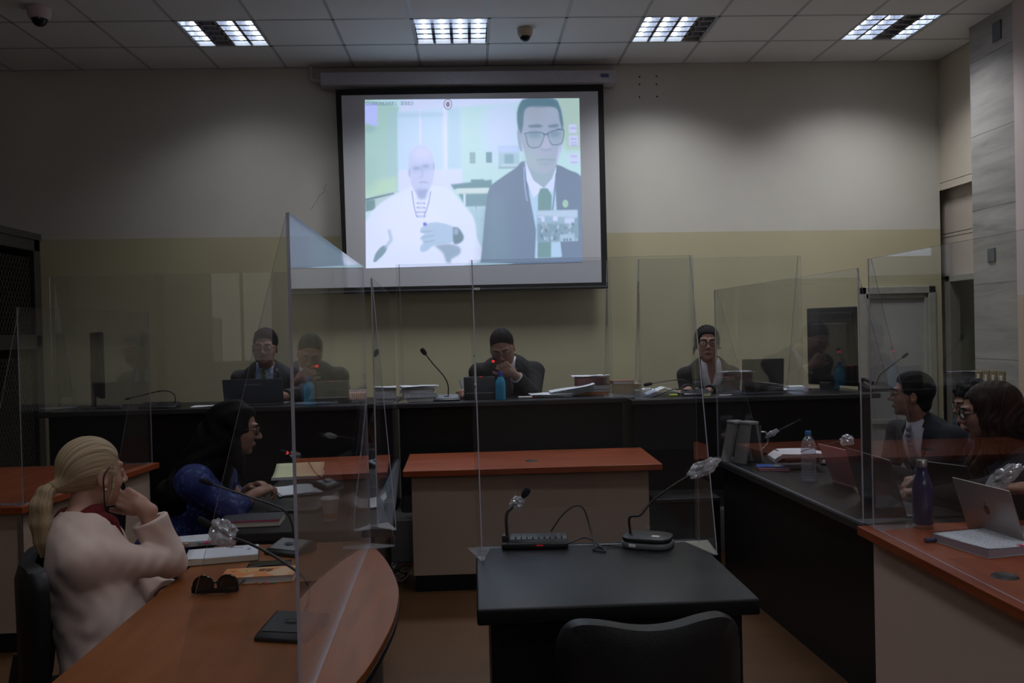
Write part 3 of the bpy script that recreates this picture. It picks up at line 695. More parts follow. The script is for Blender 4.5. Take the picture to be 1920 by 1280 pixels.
# ------------------------------------------------------------------ acrylic screens
def screen(label, p0, p1, z0, z1, braces=(), th=.006, bow=0, rise=0):
    """clear sheet standing on a desk from p0 to p1; braces: (fraction along, offset vector xy, height)"""
    a = Vector((*p0, z0)); b_ = Vector((*p1, z0)); d = (b_-a); L_ = d.length; d.normalize(); n_ = Vector((-d.y, d.x, 0))
    c = (a+b_)/2; t = thing('acrylic_screen', label, 'protective screen', c)
    h = z1-z0; m_ = MB(); i0 = m_.mi(acr); i1 = m_.mi(acr_edge); bm_ = bmesh.new(); K = 24 if bow else 1; cols = []
    for k in range(K+1):
        u = k/K; off = bow*(max(0, u-.70)/.30)**2
        base = a+d*(L_*u)+n_*off-c
        cols.append([bm_.verts.new(base+n_*s_*th/2+Vector((0, 0, zz+(rise*u if zz else 0)))) for s_ in (-1, 1) for zz in (0.0005, h)])
    F_ = []
    for k in range(K):
        p, q_ = cols[k], cols[k+1]
        F_ += [(bm_.faces.new([p[0], q_[0], q_[1], p[1]]), 0), (bm_.faces.new([p[2], p[3], q_[3], q_[2]]), 0)]
        F_ += [(bm_.faces.new([p[1], q_[1], q_[3], p[3]]), 1), (bm_.faces.new([p[0], p[2], q_[2], q_[0]]), 1)]
    F_ += [(bm_.faces.new([cols[0][0], cols[0][1], cols[0][3], cols[0][2]]), 1), (bm_.faces.new([cols[-1][0], cols[-1][2], cols[-1][3], cols[-1][1]]), 1)]
    bmesh.ops.recalc_face_normals(bm_, faces=bm_.faces[:])
    me = bpy.data.meshes.new('panel')
    for f_, k in F_: f_.material_index = k
    bm_.to_mesh(me); me.materials.append(acr); me.materials.append(acr_edge); m_.bm.free()
    finish(me, 'panel', t, (0, 0, 0), False)
    for u, off, hf in braces:
        base = a+d*(L_*u)-c; o3 = Vector((off[0], off[1], 0)); q_ = o3.normalized().cross(Vector((0, 0, 1)))*.002; s0 = base+o3.normalized()*(th/2)
        bm_ = bmesh.new(); P_ = [s0+Vector((0, 0, .001)), s0+o3+Vector((0, 0, .001)), s0+o3+Vector((0, 0, .03)), s0+Vector((0, 0, h*hf))]
        A = [bm_.verts.new(p+q_) for p in P_]; B = [bm_.verts.new(p-q_) for p in P_]
        fs = [bm_.faces.new(A), bm_.faces.new(B[::-1])]
        es = [bm_.faces.new([A[i], B[i], B[(i+1) % 4], A[(i+1) % 4]]) for i in range(4)]
        for f_ in es[1:3]: f_.material_index = 1
        bmesh.ops.recalc_face_normals(bm_, faces=bm_.faces[:])
        me = bpy.data.meshes.new('brace'); bm_.to_mesh(me); me.materials.append(acr); me.materials.append(acr_edge); finish(me, 'brace', t, (0, 0, 0), False)
        ft = MB(); w3 = q_.normalized()*.045
        Q_ = [s0-w3, s0+o3*.98-w3*.15, s0+o3*.98+w3*.15, s0+w3]
        ft.prism([(v.x, v.y) for v in Q_], .0, .004, acr_foot, bev=0); ft.build('foot', t)
    return t
acr_foot = clear_mat('acrylic foot plate', haze=.16, f0=.10)
T = .7505
screen('clear acrylic screen standing on the black witness table', (-.005, 3.315), (.845, 3.30), T, T+1.09, [(.012, (.01, -.19), 1), (.985, (.02, -.21), 1)])
screen('large clear acrylic screen on the curved wooden desk, thick edge towards the camera', (-.389, 1.90), (-.424, 3.44), T, T+1.085, [(.005, (-.28, .0), 1), (.97, (.10, .0), .30)], th=.0075, bow=-.004)
screen('clear acrylic screen at the right end of the long black desk on the left', (-.425, 3.77), (-.50, 5.65), T, T+1.06, [(.01, (.085, -.12), 1), (.5, (-.2, 0), .6)])
screen('clear acrylic screen on the far left desk with the wooden top', (-2.29, 4.53), (-2.15, 5.93), T, T+1.0, [(.015, (-.22, .02), 1), (.97, (-.2, .02), 1)])
bz = BZ+.0005
e0 = W(75, 770, y=6.33); e1 = W(640, 770, y=6.33)
screen('wide clear acrylic screen on the left length of the judges bench', (-2.97, 6.33), (-.98, 6.33), bz, 2.03, [(.015, (.0, .26), 1), (.98, (0, .26), 1)])
screen('clear acrylic screen on the bench before the man in the middle', (-.53, 6.25), (1.0, 6.25), bz, 2.06, [(.015, (0, .26), 1), (.985, (0, .26), 1)])
screen('clear acrylic screen on the bench before the woman in the white blouse', (1.16, 6.10), (2.33, 6.10), 1.0685, 2.05, [(.015, (0, .26), 1), (.985, (0, .26), 1)])
screen('clear acrylic screen along the black counter on the right', (1.575, 3.50), (1.50, 5.35), T, T+1.04, [(.01, (.27, .03), 1), (.98, (.27, .03), 1)])
screen('clear acrylic screen on the wooden counter in the right foreground', (1.56, 2.15), (1.58, 3.42), T, T+1.07, [(.985, (.24, .02), 1)])
# ------------------------------------------------------------------ the projected video call: painted on a fine grid, given off as light
def projected():
    NX, NY = 520, 400; SS = 2
    X0_, X1_, Y0_, Y1_ = 202., 1470., 107., 1098.     # drawing units of the picture
    w_, h_ = NX*SS, NY*SS
    gx = X0_+(np.arange(w_)+.5)/w_*(X1_-X0_); gy = Y0_+(np.arange(h_)+.5)/h_*(Y1_-Y0_)
    XX, YY = np.meshgrid(gx, gy); im = np.zeros((h_, w_, 3)); 
    def lin(c): return np.array([(v/255/12.92 if v <= 10 else ((v/255+.055)/1.055)**2.4) for v in c])
    def blur(m, r):
        if r <= 0: return m
        sx = r*w_/(X1_-X0_); k = int(sx*2)+1; kk = np.exp(-.5*(np.arange(-k, k+1)/sx)**2); kk /= kk.sum()
        m = np.pad(m, k, mode='edge'); m = np.apply_along_axis(lambda v: np.convolve(v, kk, 'same'), 1, m); m = np.apply_along_axis(lambda v: np.convolve(v, kk, 'same'), 0, m)
        return m[k:-k, k:-k]
    def put(mask, c, a=1, soft=2):
        nonlocal im
        mm = (blur(mask.astype(float), soft)*a)[..., None]; im = im*(1-mm)+lin(c)*mm
    def poly(p):
        m = np.zeros((h_, w_), bool); n = len(p)
        for i in range(n):
            (x1, y1), (x2, y2) = p[i], p[(i+1) % n]
            if y1 == y2: continue
            c = ((YY >= min(y1, y2)) & (YY < max(y1, y2))); xs = x1+(YY-y1)*(x2-x1)/(y2-y1); m ^= c & (XX < xs)
        return m
    def sm(p, n=5):
        q = spline([(a, b, 0) for a, b in p]+[(p[0][0], p[0][1], 0)], n); return [(v.x, v.y) for v in q[:-1]]
    def E_(cx, cy, rx, ry): return ((XX-cx)/rx)**2+((YY-cy)/ry)**2 < 1
    def R_(a, b, c, d): return (XX >= a) & (XX < c) & (YY >= b) & (YY < d)
    def line(p, wd, c, a=1, soft=1.5):
        m = np.zeros((h_, w_), bool)
        for (x1, y1), (x2, y2) in zip(p, p[1:]):
            L2 = (x2-x1)**2+(y2-y1)**2+1e-9; t = np.clip(((XX-x1)*(x2-x1)+(YY-y1)*(y2-y1))/L2, 0, 1)
            m |= (XX-x1-t*(x2-x1))**2+(YY-y1-t*(y2-y1))**2 < (wd/2)**2
        put(m, c, a, soft)
    im[:] = lin((190, 228, 232))
    put(R_(760, 150, 1500, 700), (188, 228, 226), 1, 40); put(E_(1010, 300, 110, 190), (205, 222, 250), .9, 40)
    put(poly([(200, 100), (400, 150), (400, 660), (200, 680)]), (168, 208, 196), 1, 6)           # green side wall
    put(poly([(340, 180), (400, 170), (395, 640), (330, 650)]), (165, 205, 208), .8, 14)
    put(poly([(200, 600), (390, 560), (390, 650), (200, 690)]), (186, 224, 190), .8, 14)
    put(poly([(200, 440), (280, 460), (260, 640), (200, 650)]), (158, 200, 190), .6, 20)
    put(poly([(430, 107), (1480, 107), (1480, 112), (1050, 132), (400, 182)]), (210, 224, 248), 1, 4)   # ceiling
    put(poly([(1330, 107), (1480, 107), (1480, 420), (1380, 420)]), (176, 206, 190), 1, 16)
    put(poly([(202, 130), (278, 125), (276, 268), (202, 245)]), (186, 200, 250), 1, 3)
    put(poly([(205, 250), (276, 270), (240, 300), (205, 300)]), (150, 188, 186), .8, 8)
    put(poly([(395, 180), (765, 150), (765, 530), (395, 525)]), (200, 226, 248), 1, 5)           # curtained window
    for k, x in enumerate(range(405, 765, 17)):
        if abs(x-528) > 12 and abs(x-672) > 14: line([(x, 190), (x, 520)], 6, (176, 214, 232), .55, 4)
    line([(527, 170), (530, 525)], 11, (222, 230, 250), 1, 2); line([(672, 158), (674, 525)], 22, (220, 230, 252), 1, 3)
    put(R_(690, 160, 760, 520), (176, 216, 226), .7, 6)
    put(R_(395, 185, 665, 215), (172, 208, 220), .6, 8)
    put(poly([(395, 525), (770, 525), (770, 640), (395, 650)]), (214, 226, 250), 1, 5)
    put(R_(815, 425, 850, 492), (140, 178, 180), 1, 2); put(R_(912, 425, 947, 490), (112, 158, 168), 1, 2)
    put(R_(985, 392, 1108, 525), (168, 204, 214), 1, 3); put(R_(985, 392, 1108, 430), (190, 212, 244), 1, 6)
    put(R_(1020, 440, 1075, 500), (128, 172, 182), .9, 4); put(R_(1000, 498, 1095, 518), (188, 216, 224), 1, 4); put(R_(985, 515, 1108, 527), (134, 176, 182), .8, 3)
    for y in (265, 332, 443): put(R_(1405, y, 1450+10*(y > 300), y+52+10*(y > 300)), (206, 214, 244), 1, 3)
    for y in (285, 350, 372, 388, 455, 492): put(R_(1415, y, 1452, y+8), (150, 168, 205), .8, 3)
    # desk and chair behind
    put(poly([(200, 690), (370, 655), (372, 668), (200, 705)]), (86, 118, 132), 1, 3); put(poly([(200, 705), (372, 668), (372, 730), (200, 765)]), (176, 208, 205), 1, 4)
    put(poly([(205, 700), (258, 695), (262, 755), (205, 765)]), (96, 136, 138), .9, 3)
    put(poly([(700, 615), (945, 590), (945, 640), (720, 645)]), (100, 146, 154), 1, 4)
    put(R_(735, 640, 925, 672), (206, 226, 222), 1, 3); put(poly([(745, 672), (925, 672), (925, 750), (790, 750)]), (112, 156, 164), 1, 4)
    put(R_(775, 672, 788, 740), (205, 228, 235), 1, 2); line([(850, 750), (850, 825), (885, 832)], 9, (108, 150, 162), 1, 3); put(R_(820, 588, 900, 606), (100, 146, 154), 1, 3)
    put(poly([(790, 755), (930, 755), (900, 1090), (830, 1090)]), (170, 206, 216), .9, 10)
    # seated figure in a pale robe
    robe = sm([(205, 820), (260, 745), (350, 680), (440, 640), (480, 618), (600, 622), (690, 640), (760, 720), (830, 810), (850, 930), (845, 1085), (205, 1098)])
    put(poly(robe), (222, 234, 254), 1, 4); put(E_(470, 840, 190, 170), (228, 238, 255), .9, 40)
    put(sm_ := poly(sm([(245, 1060), (262, 1010), (300, 970), (325, 975), (315, 1010), (262, 1062)])), (122, 156, 166), 1, 3)
    line([(340, 880), (352, 935), (318, 980)], 16, (165, 190, 210), .8, 5)
    put(poly(sm([(462, 560), (455, 470), (470, 415), (520, 380), (570, 400), (600, 450), (606, 520), (598, 590), (570, 650), (530, 690), (495, 660), (472, 610)])), (196, 208, 238), 1, 3)
    put(E_(532, 425, 55, 38), (208, 216, 246), 1, 16); put(poly([(470, 500), (600, 490), (590, 530), (480, 540)]), (166, 184, 218), .6, 10)
    put(E_(502, 515, 22, 9), (140, 162, 200), .8, 5); put(E_(556, 503, 20, 9), (140, 162, 200), .8, 5); line([(532, 510), (538, 560), (522, 572)], 9, (160, 178, 216), .7, 5)
    line([(520, 600), (545, 596), (565, 602)], 8, (142, 160, 200), .8, 4); put(poly([(500, 640), (570, 640), (555, 700), (510, 700)]), (148, 168, 206), .8, 7)
    put(E_(461, 540, 8, 26), (176, 190, 226), 1, 3); put(E_(603, 505, 6, 26), (170, 184, 220), 1, 3)
    line([(474, 650), (486, 740), (500, 800)], 5, (110, 122, 190), .9, 2); line([(584, 655), (572, 720), (545, 800)], 5, (110, 122, 190), .9, 2)
    for y in (722, 748, 775, 800): line([(505, y), (548, y+2)], 9, (120, 134, 190), .9, 3); line([(512, y), (541, y+2)], 4, (232, 240, 255), 1, 2)
    hand = sm([(525, 870), (560, 845), (620, 838), (690, 856), (722, 880), (715, 950), (680, 965), (600, 975), (560, 1005), (525, 1010), (520, 980), (540, 955), (520, 930), (545, 905), (520, 895)])
    put(poly(hand), (176, 204, 226), 1, 3)
    for a, b in (((530, 893), (590, 890)), ((530, 925), (600, 915)), ((535, 955), (600, 945))): line([a, b], 5, (128, 158, 186), .8, 3)
    put(poly([(537, 838), (556, 836), (560, 856), (540, 858)]), (104, 104, 214), 1, 3)
    put(poly(sm([(712, 868), (745, 875), (775, 925), (760, 960), (715, 965)])), (104, 136, 150), 1, 4); put(E_(730, 895, 14, 20), (150, 176, 196), 1, 3)
    put(poly(sm([(600, 975), (690, 968), (750, 990), (750, 1030), (700, 1060), (700, 1078), (672, 1078), (650, 1020)])), (128, 160, 178), .85, 6)
    # standing figure in a dark suit
    put(poly(sm([(870, 1085), (885, 960), (905, 760), (930, 640), (1000, 580), (1090, 520), (1140, 482), (1320, 505), (1400, 540), (1470, 580), (1500, 700), (1500, 1090)])), (104, 128, 152), 1, 3)
    put(poly([(870, 1085), (905, 760), (1000, 640), (1060, 1085)]), (112, 146, 158), .6, 30)
    put(poly([(1142, 482), (1325, 520), (1318, 640), (1325, 800), (1350, 1065), (1190, 1068), (1200, 900), (1165, 690)]), (176, 212, 234), 1, 3)
    put(poly(sm([(1150, 450), (1320, 470), (1300, 600), (1248, 650), (1190, 600), (1160, 540)])), (150, 178, 188), 1, 3)
    put(poly([(1142, 482), (1190, 600), (1248, 645), (1188, 705), (1150, 600)]), (216, 228, 252), 1, 2); put(poly([(1325, 520), (1300, 590), (1252, 645), (1300, 672), (1322, 600)]), (206, 222, 250), 1, 2)
    put(poly([(1230, 648), (1272, 648), (1296, 690), (1285, 1066), (1205, 1066), (1215, 690)]), (106, 150, 150), 1, 3)
    head = sm([(1112, 330), (1100, 230), (1118, 150), (1150, 112), (1240, 100), (1320, 112), (1362, 170), (1372, 260), (1366, 380), (1345, 450), (1318, 520), (1260, 562), (1200, 548), (1160, 490), (1138, 430)])
    put(poly(head), (164, 180, 196), 1, 3); put(E_(1205, 180, 60, 60), (160, 172, 182), .7, 20); put(E_(1200, 470, 60, 60), (166, 192, 196), .7, 20); put(E_(1250, 420, 40, 50), (172, 180, 202), .7, 15)
    put(poly([(1345, 400), (1362, 380), (1350, 450), (1325, 510), (1330, 470)]), (200, 206, 240), .8, 5)
    put(poly(sm([(1105, 300), (1098, 200), (1120, 130), (1160, 108), (1310, 108), (1352, 150), (1372, 250), (1368, 300), (1352, 240), (1340, 178), (1300, 158), (1200, 152), (1155, 168), (1140, 200), (1134, 270), (1120, 320)])), (96, 134, 144), 1, 4)
    put(E_(1240, 132, 105, 26), (90, 126, 138), 1, 8)
    put(poly(sm([(1098, 300), (1112, 296), (1118, 350), (1128, 420), (1112, 415), (1100, 350)])), (154, 172, 192), 1, 3)
    put(poly(sm([(1165, 268), (1225, 262), (1250, 276), (1225, 284), (1170, 282)])), (106, 136, 150), .9, 4); put(poly(sm([(1282, 272), (1330, 262), (1345, 270), (1335, 282), (1290, 284)])), (106, 136, 152), .9, 4)
    put(E_(1200, 325, 40, 22), (112, 146, 162), .85, 9); put(E_(1322, 322, 34, 22), (112, 142, 168), .85, 9)
    for p in ([(1143, 318), (1180, 312), (1255, 318), (1244, 372), (1222, 400), (1180, 402), (1160, 382), (1150, 335)], [(1278, 318), (1330, 300), (1374, 302), (1366, 370), (1340, 386), (1306, 386), (1288, 360)]):
        p = sm(p); line(p+[p[0]], 6, (84, 116, 138), .95, 1.5); put(poly(p), (150, 178, 188), .35, 4)
    line([(1255, 325), (1280, 322)], 7, (84, 116, 138), 1, 2); line([(1374, 298), (1335, 292)], 5, (80, 106, 132), 1, 2)
    put(poly([(1262, 340), (1240, 408), (1296, 412), (1282, 345)]), (184, 190, 212), .8, 6); line([(1238, 412), (1268, 420), (1298, 412)], 7, (134, 158, 180), .8, 4)
    line([(1212, 478), (1262, 474), (1318, 480)], 7, (118, 156, 166), .9, 4); put(E_(1262, 500, 45, 8), (140, 172, 180), .7, 6)
    line([(1135, 520), (1138, 640), (1150, 720)], 8, (150, 178, 214), .9, 2); line([(1325, 560), (1310, 700), (1300, 780)], 8, (92, 118, 150), .9, 2)
    put(E_(1376, 744, 17, 24), (158, 204, 180), 1, 2)
    # inset window of the court itself
    put(R_(1207, 783, 1448, 972), (150, 184, 200), 1, 2); put(poly([(1207, 783), (1446, 783), (1446, 830), (1207, 812)]), (182, 208, 226), 1, 4)
    put(R_(1300, 818, 1328, 846), (208, 218, 250), 1, 2); put(R_(1370, 830, 1430, 880), (196, 214, 240), 1, 4); put(poly([(1212, 815), (1250, 818), (1252, 850), (1235, 850), (1230, 825), (1212, 822)]), (204, 218, 246), 1, 2)
    put(poly([(1207, 860), (1330, 862), (1440, 870), (1448, 920), (1340, 930), (1335, 972), (1207, 972)]), (118, 154, 172), .9, 5)
    rg = np.random.RandomState(5)
    for _ in range(70):
        x, y = rg.uniform(1215, 1440), rg.uniform(865, 968)
        if x > 1340 and y > 928: continue
        put(E_(x, y, rg.uniform(3, 8), rg.uniform(5, 14)), [(186, 208, 222), (84, 118, 138), (150, 176, 178)][rg.randint(3)], .75, 2)
    put(R_(1342, 930, 1425, 970), (168, 198, 214), 1, 2)
    for x in (1365, 1382, 1402): put(E_(x, 962, 6, 10), (98, 130, 148), 1, 2)
    put(R_(1429, 830, 1448, 955), (124, 164, 176), 1, 3)
    # record badge
    put(E_(691, 139, 25, 32), (126, 120, 140), 1, 1); put(E_(691, 139, 20, 27), (222, 230, 252), 1, 1); put(E_(691, 139, 12, 17), (134, 126, 146), 1, 1.5)
    # caption in the corner, half cut off by the picture's edge
    FONT = {'z': ['11111', '00010', '00100', '01000', '11111'], 'o': ['01110', '10001', '10001', '10001', '01110'], 'm': ['11011', '10101', '10101', '10101', '10101'], '8': ['01110', '10001', '01110', '10001', '01110'], '3': ['11110', '00001', '01110', '00001', '11110'],
            '6': ['01110', '10000', '11110', '10001', '01110'], '2': ['11110', '00001', '01110', '10000', '11111'], '5': ['11111', '10000', '11110', '00001', '11110'], '1': ['00100', '01100', '00100', '00100', '01110'], '0': ['01110', '10001', '10001', '10001', '01110'], ' ': ['00000']*5, '9': ['01110', '10001', '01111', '00001', '01110']}
    x = 192.
    for ch in 'zoom8362651 2320':
        for r_, row in enumerate(FONT[ch]):
            for c_, v in enumerate(row):
                if v == '1': put(R_(x+c_*3.2, 121+r_*4.2, x+c_*3.2+3.4, 121+r_*4.2+4.4), (98, 128, 142), .85, .5)
        x += 18.6
    im = im.reshape(NY, SS, NX, SS, 3).mean((1, 3))
    # projector's own veil: blacks lifted, left edge cut
    rr, cc = np.meshgrid(np.linspace(0, 1, NY+1), np.linspace(0, 1, NX+1), indexing='ij')
    q = [W(684, 187, y=sy-.004), W(1086, 184, y=sy-.004), W(1092.5, 491, y=sy-.004), W(686, 503, y=sy-.004)]
    a, b, c, d = [np.array(v-O) for v in q]
    P_ = (a[None, None]*(1-cc)[..., None]+b[None, None]*cc[..., None])*(1-rr)[..., None]+(d[None, None]*(1-cc)[..., None]+c[None, None]*cc[..., None])*rr[..., None]
    me = bpy.data.meshes.new('projected_picture'); nv = (NX+1)*(NY+1)
    idx = np.arange(nv).reshape(NY+1, NX+1); Q_ = np.stack([idx[:-1, :-1], idx[1:, :-1], idx[1:, 1:], idx[:-1, 1:]], -1).reshape(-1, 4)
    me.vertices.add(nv); me.vertices.foreach_set('co', P_.astype(np.float32).ravel())
    me.loops.add(len(Q_)*4); me.loops.foreach_set('vertex_index', Q_.astype(np.int32).ravel())
    me.polygons.add(len(Q_)); me.polygons.foreach_set('loop_start', np.arange(0, len(Q_)*4, 4, dtype=np.int32))
    me.update(calc_edges=True)
    at = me.color_attributes.new('picture', 'FLOAT_COLOR', 'POINT')
    pad = np.pad(im, ((0, 1), (0, 1), (0, 0)), mode='edge'); col = np.concatenate([pad, np.ones((NY+1, NX+1, 1))], -1)
    at.data.foreach_set('color', col.astype(np.float32).ravel())
    m, nt, b_ = nmat('projected light'); L = nt.links.new
    ca = N(nt, 'ShaderNodeVertexColor', layer_name='picture'); bc = N(nt, 'ShaderNodeMix', data_type='RGBA', blend_type='MULTIPLY'); bc.inputs[0].default_value = 1; bc.inputs[7].default_value = (.97, .965, 1.09, 1); L(ca.outputs[0], bc.inputs[6]); L(bc.outputs[2], b_.inputs['Emission Color']); b_.inputs['Emission Strength'].default_value = PIC_E
    b_.inputs['Base Color'].default_value = (.2, .2, .21, 1); b_.inputs['Roughness'].default_value = .95; b_.inputs['Specular IOR Level'].default_value = 0
    me.materials.append(m); o = bpy.data.objects.new('projected_picture', me); C.objects.link(o); o.parent = bpy.data.objects['projector_screen']
projected()
# ------------------------------------------------------------------ people
def V3(*a): return np.array(a, float)
def nrm(v): v = np.array(v, float); return v/np.linalg.norm(v)
def skin(name, c): return mat(name, c, .5, var=.10, scale=14, bump=.06, bscale=350, spec=.4)
def hair_mat(name, c1, c2, rough=.42, freq=1.0, spec=.1):
    m, nt, b = nmat(name); L = nt.links.new
    a = N(nt, 'ShaderNodeAttribute', attribute_name='strand'); tc = N(nt, 'ShaderNodeTexCoord')
    cx_ = N(nt, 'ShaderNodeCombineXYZ'); ml = N(nt, 'ShaderNodeMath', operation='MULTIPLY'); ml.inputs[1].default_value = 38*freq
    L(a.outputs['Fac'], ml.inputs[0]); L(ml.outputs[0], cx_.inputs[0])
    nz = N(nt, 'ShaderNodeTexNoise'); nz.inputs['Scale'].default_value = 2; nz.inputs['Detail'].default_value = 5; L(tc.outputs['Object'], nz.inputs[0])
    L(nz.outputs['Fac'], cx_.inputs[1])
    n2 = N(nt, 'ShaderNodeTexNoise'); n2.inputs['Scale'].default_value = 1.0; n2.inputs['Detail'].default_value = 6; n2.inputs['Roughness'].default_value = .65; L(cx_.outputs[0], n2.inputs[0])
    cr = N(nt, 'ShaderNodeValToRGB'); cr.color_ramp.elements[0].position = .36; cr.color_ramp.elements[1].position = .64
    cr.color_ramp.elements[0].color = (*c1, 1); cr.color_ramp.elements[1].color = (*c2, 1); L(n2.outputs['Fac'], cr.inputs[0]); L(cr.outputs[0], b.inputs['Base Color'])
    b.inputs['Roughness'].default_value = rough; b.inputs['Specular IOR Level'].default_value = spec
    bp = N(nt, 'ShaderNodeBump'); bp.inputs['Strength'].default_value = .6; bp.inputs['Distance'].default_value = .004; L(n2.outputs['Fac'], bp.inputs['Height']); L(bp.outputs[0], b.inputs['Normal'])
    return m
eye_w = mat('eye white', (.55, .52, .50), .2, var=.02); iris = mat('dark iris', (.02, .012, .008), .1)
hair_black = hair_mat('black hair', (.0035, .003, .003), (.008, .0065, .006), .6)
hair_brown = hair_mat('dark brown hair', (.008, .004, .003), (.045, .018, .010), .42)
hair_blonde = hair_mat('blonde hair', (.20, .13, .065), (.62, .47, .29), .45, spec=.3)
frame_dark = mat('dark glasses frame', (.012, .012, .014), .25)
frame_metal = mat('thin metal frame', (.12, .12, .13), .25, metal=.8)
lens = clear_mat('glasses lens', tint=(.95, .96, .97), f0=.06, haze=0)
shirt_w = mat('white shirt cotton', (.74, .74, .78), .8, bump=.15, bscale=300)

def fwd_frame(az, pitch=0, roll=0):
    """columns right, forward, up for a heading in degrees"""
    a, p, r = [math.radians(v) for v in (az, pitch, roll)]
    f = V3(math.cos(a)*math.cos(p), math.sin(a)*math.cos(p), math.sin(p)); rt = V3(math.sin(a), -math.cos(a), 0); up = np.cross(rt, f)
    r2 = rt*math.cos(r)+up*math.sin(r); u2 = -rt*math.sin(r)+up*math.cos(r)
    return np.stack([r2, f, u2], 1)

def head_sdf(f, M, c, fem=False, jaw=1., mouth=0, s=1.):
    f.frame(M*s if False else M, c)
    f.ell((0, -.014, .030), (.076, .094, .088), k=.01)                 # skull
    f.ell((0, .030, -.020), (.067*jaw, .058, .078), k=.02)             # mid face
    f.ell((0, .032, -.070), (.053*jaw, .044, .036), k=.025)            # jaw
    f.ell((0, .066, -.094), (.019*jaw, .017, .015), k=.018)            # chin
    for s_ in (-1, 1):
        f.ell((s_*.036, .058, -.026), (.021, .019, .022), k=.018)      # cheekbone
        f.cap((s_*.014, .086, .030), (s_*.044, .073, .032), .0085, .007, k=.012)   # brow ridge
        f.ell((s_*.031, .097, .009), (.017, .013, .011), k=.010, mode='sub')   # socket
        f.ell((s_*.0315, .0755, .0085), (.0155, .0125, .0125), k=.003)  # lid ball
        f.cap((s_*.017, .0865, .013), (s_*.046, .078, .0125), .0028, k=.004)    # lid fold
        # ear
        f.ell((s_*.078, -.006, -.006), (.008, .018, .030), k=.005, M=fwd_frame(90-s_*18, 0, 0))
        f.ell((s_*.085, -.001, -.002), (.005, .010, .017), k=.004, mode='sub')
        f.ell((s_*.077, .002, -.030), (.006, .009, .009), k=.005)
        f.ell((s_*.0135, .098, -.028), (.0085, .0095, .0075), k=.006)  # nostril wing
        f.cap((s_*.0065, .103, -.0365), (s_*.0065, .110, -.034), .0032, k=.002, mode='sub')
    f.cap((0, .089, .018), (0, .108, -.018), .0075, .0095, k=.010)      # nose bridge
    f.ell((0, .110, -.025), (.0115, .0115, .010), k=.008)              # nose tip
    f.cap((0, .098, -.042), (0, .097, -.047), .0035, k=.004, mode='sub')
    for x0, x1, z0, z1, r in ((-.022, -.008, -.060, -.0555, .0045), (-.008, 0, -.0555, -.0575, .0055), (0, .008, -.0575, -.0555, .0055), (.008, .022, -.0555, -.060, .0045)):
        y0 = .091-abs(x0)**2*18; y1 = .091-abs(x1)**2*18; f.cap((x0, y0, z0), (x1, y1, z1), r, k=.004)
    for x0, x1 in ((-.019, -.006), (-.006, .006), (.006, .019)):
        f.cap((x0, .0885-x0**2*16, -.0665+abs(x0)*.12), (x1, .0885-x1**2*16, -.0665+abs(x1)*.12), .0046, k=.005)
    f.chain([(-.024, .083, -.0618), (-.008, .0965, -.0612), (.008, .0965, -.0612), (.024, .083, -.0618)], [.0014, .0018, .0018, .0014], k=.002, mode='sub')
    f.F = None

def hand_sdf(f, w, d, n, t, curl=(25, 35, 40, 45), thumb=(.5, .3), spread=.06, s=1.0, bend=(1, 1.1, .7)):
    """w wrist, d finger direction, n palm normal, t thumb side; curl of each finger in degrees per joint"""
    d = nrm(d); n = nrm(np.array(n)-d*np.dot(n, d)); t = nrm(t); t = nrm(t-d*(t@d)-n*(t@n)); w = np.array(w, float)
    P = lambda a, b, c: w+(d*a+t*b+n*c)*s
    f.cap(w-d*.03*s, P(.018, 0, 0), .0245*s, .024*s, k=.012)
    for b0, b1 in ((-.020, -.030), (-.007, -.011), (.008, .010), (.020, .030)):
        f.cap(P(.012, b0, 0), P(.082 if abs(b1) < .02 else .074, b1, .001), .0145*s, .0115*s, k=.010)
    f.ell(P(.03, .020, .012), (.017*s, .017*s, .024*s), k=.012)
    L = [(.040, .024, .020), (.046, .028, .021), (.042, .026, .020), (.033, .019, .018)]
    tips = []
    for i in range(4):
        b = (.029, .010, -.010, -.028)[i]; base = P((.080, .085, .081, .072)[i], b, 0); dd = nrm(d+t*spread*(1.5-i)); ang = 0; p = base; r = (.0092, .0096, .0091, .0080)[i]*s
        for j in range(3):
            ang += math.radians(curl[i]*bend[j]); q = p+(dd*math.cos(ang)+n*math.sin(ang))*L[i][j]*s
            f.cap(p, q, r, r*.92, k=.0025 if j else .006); p = q; r *= .93
        tips.append(p)
    a = P(.022, .026, .006); td = nrm(d*(1-thumb[0])+t*thumb[0]+n*thumb[1])
    b = a+td*.040*s; f.cap(a, b, .0135*s, .0115*s, k=.010)
    td2 = nrm(td*.8+d*.45+n*thumb[1]*.5); c = b+td2*.030*s; f.cap(b, c, .0108*s, .0098*s, k=.004)
    td3 = nrm(td2*.8+d*.4+n*.1); e = c+td3*.024*s; f.cap(c, e, .0098*s, .0085*s, k=.003)
    return tips

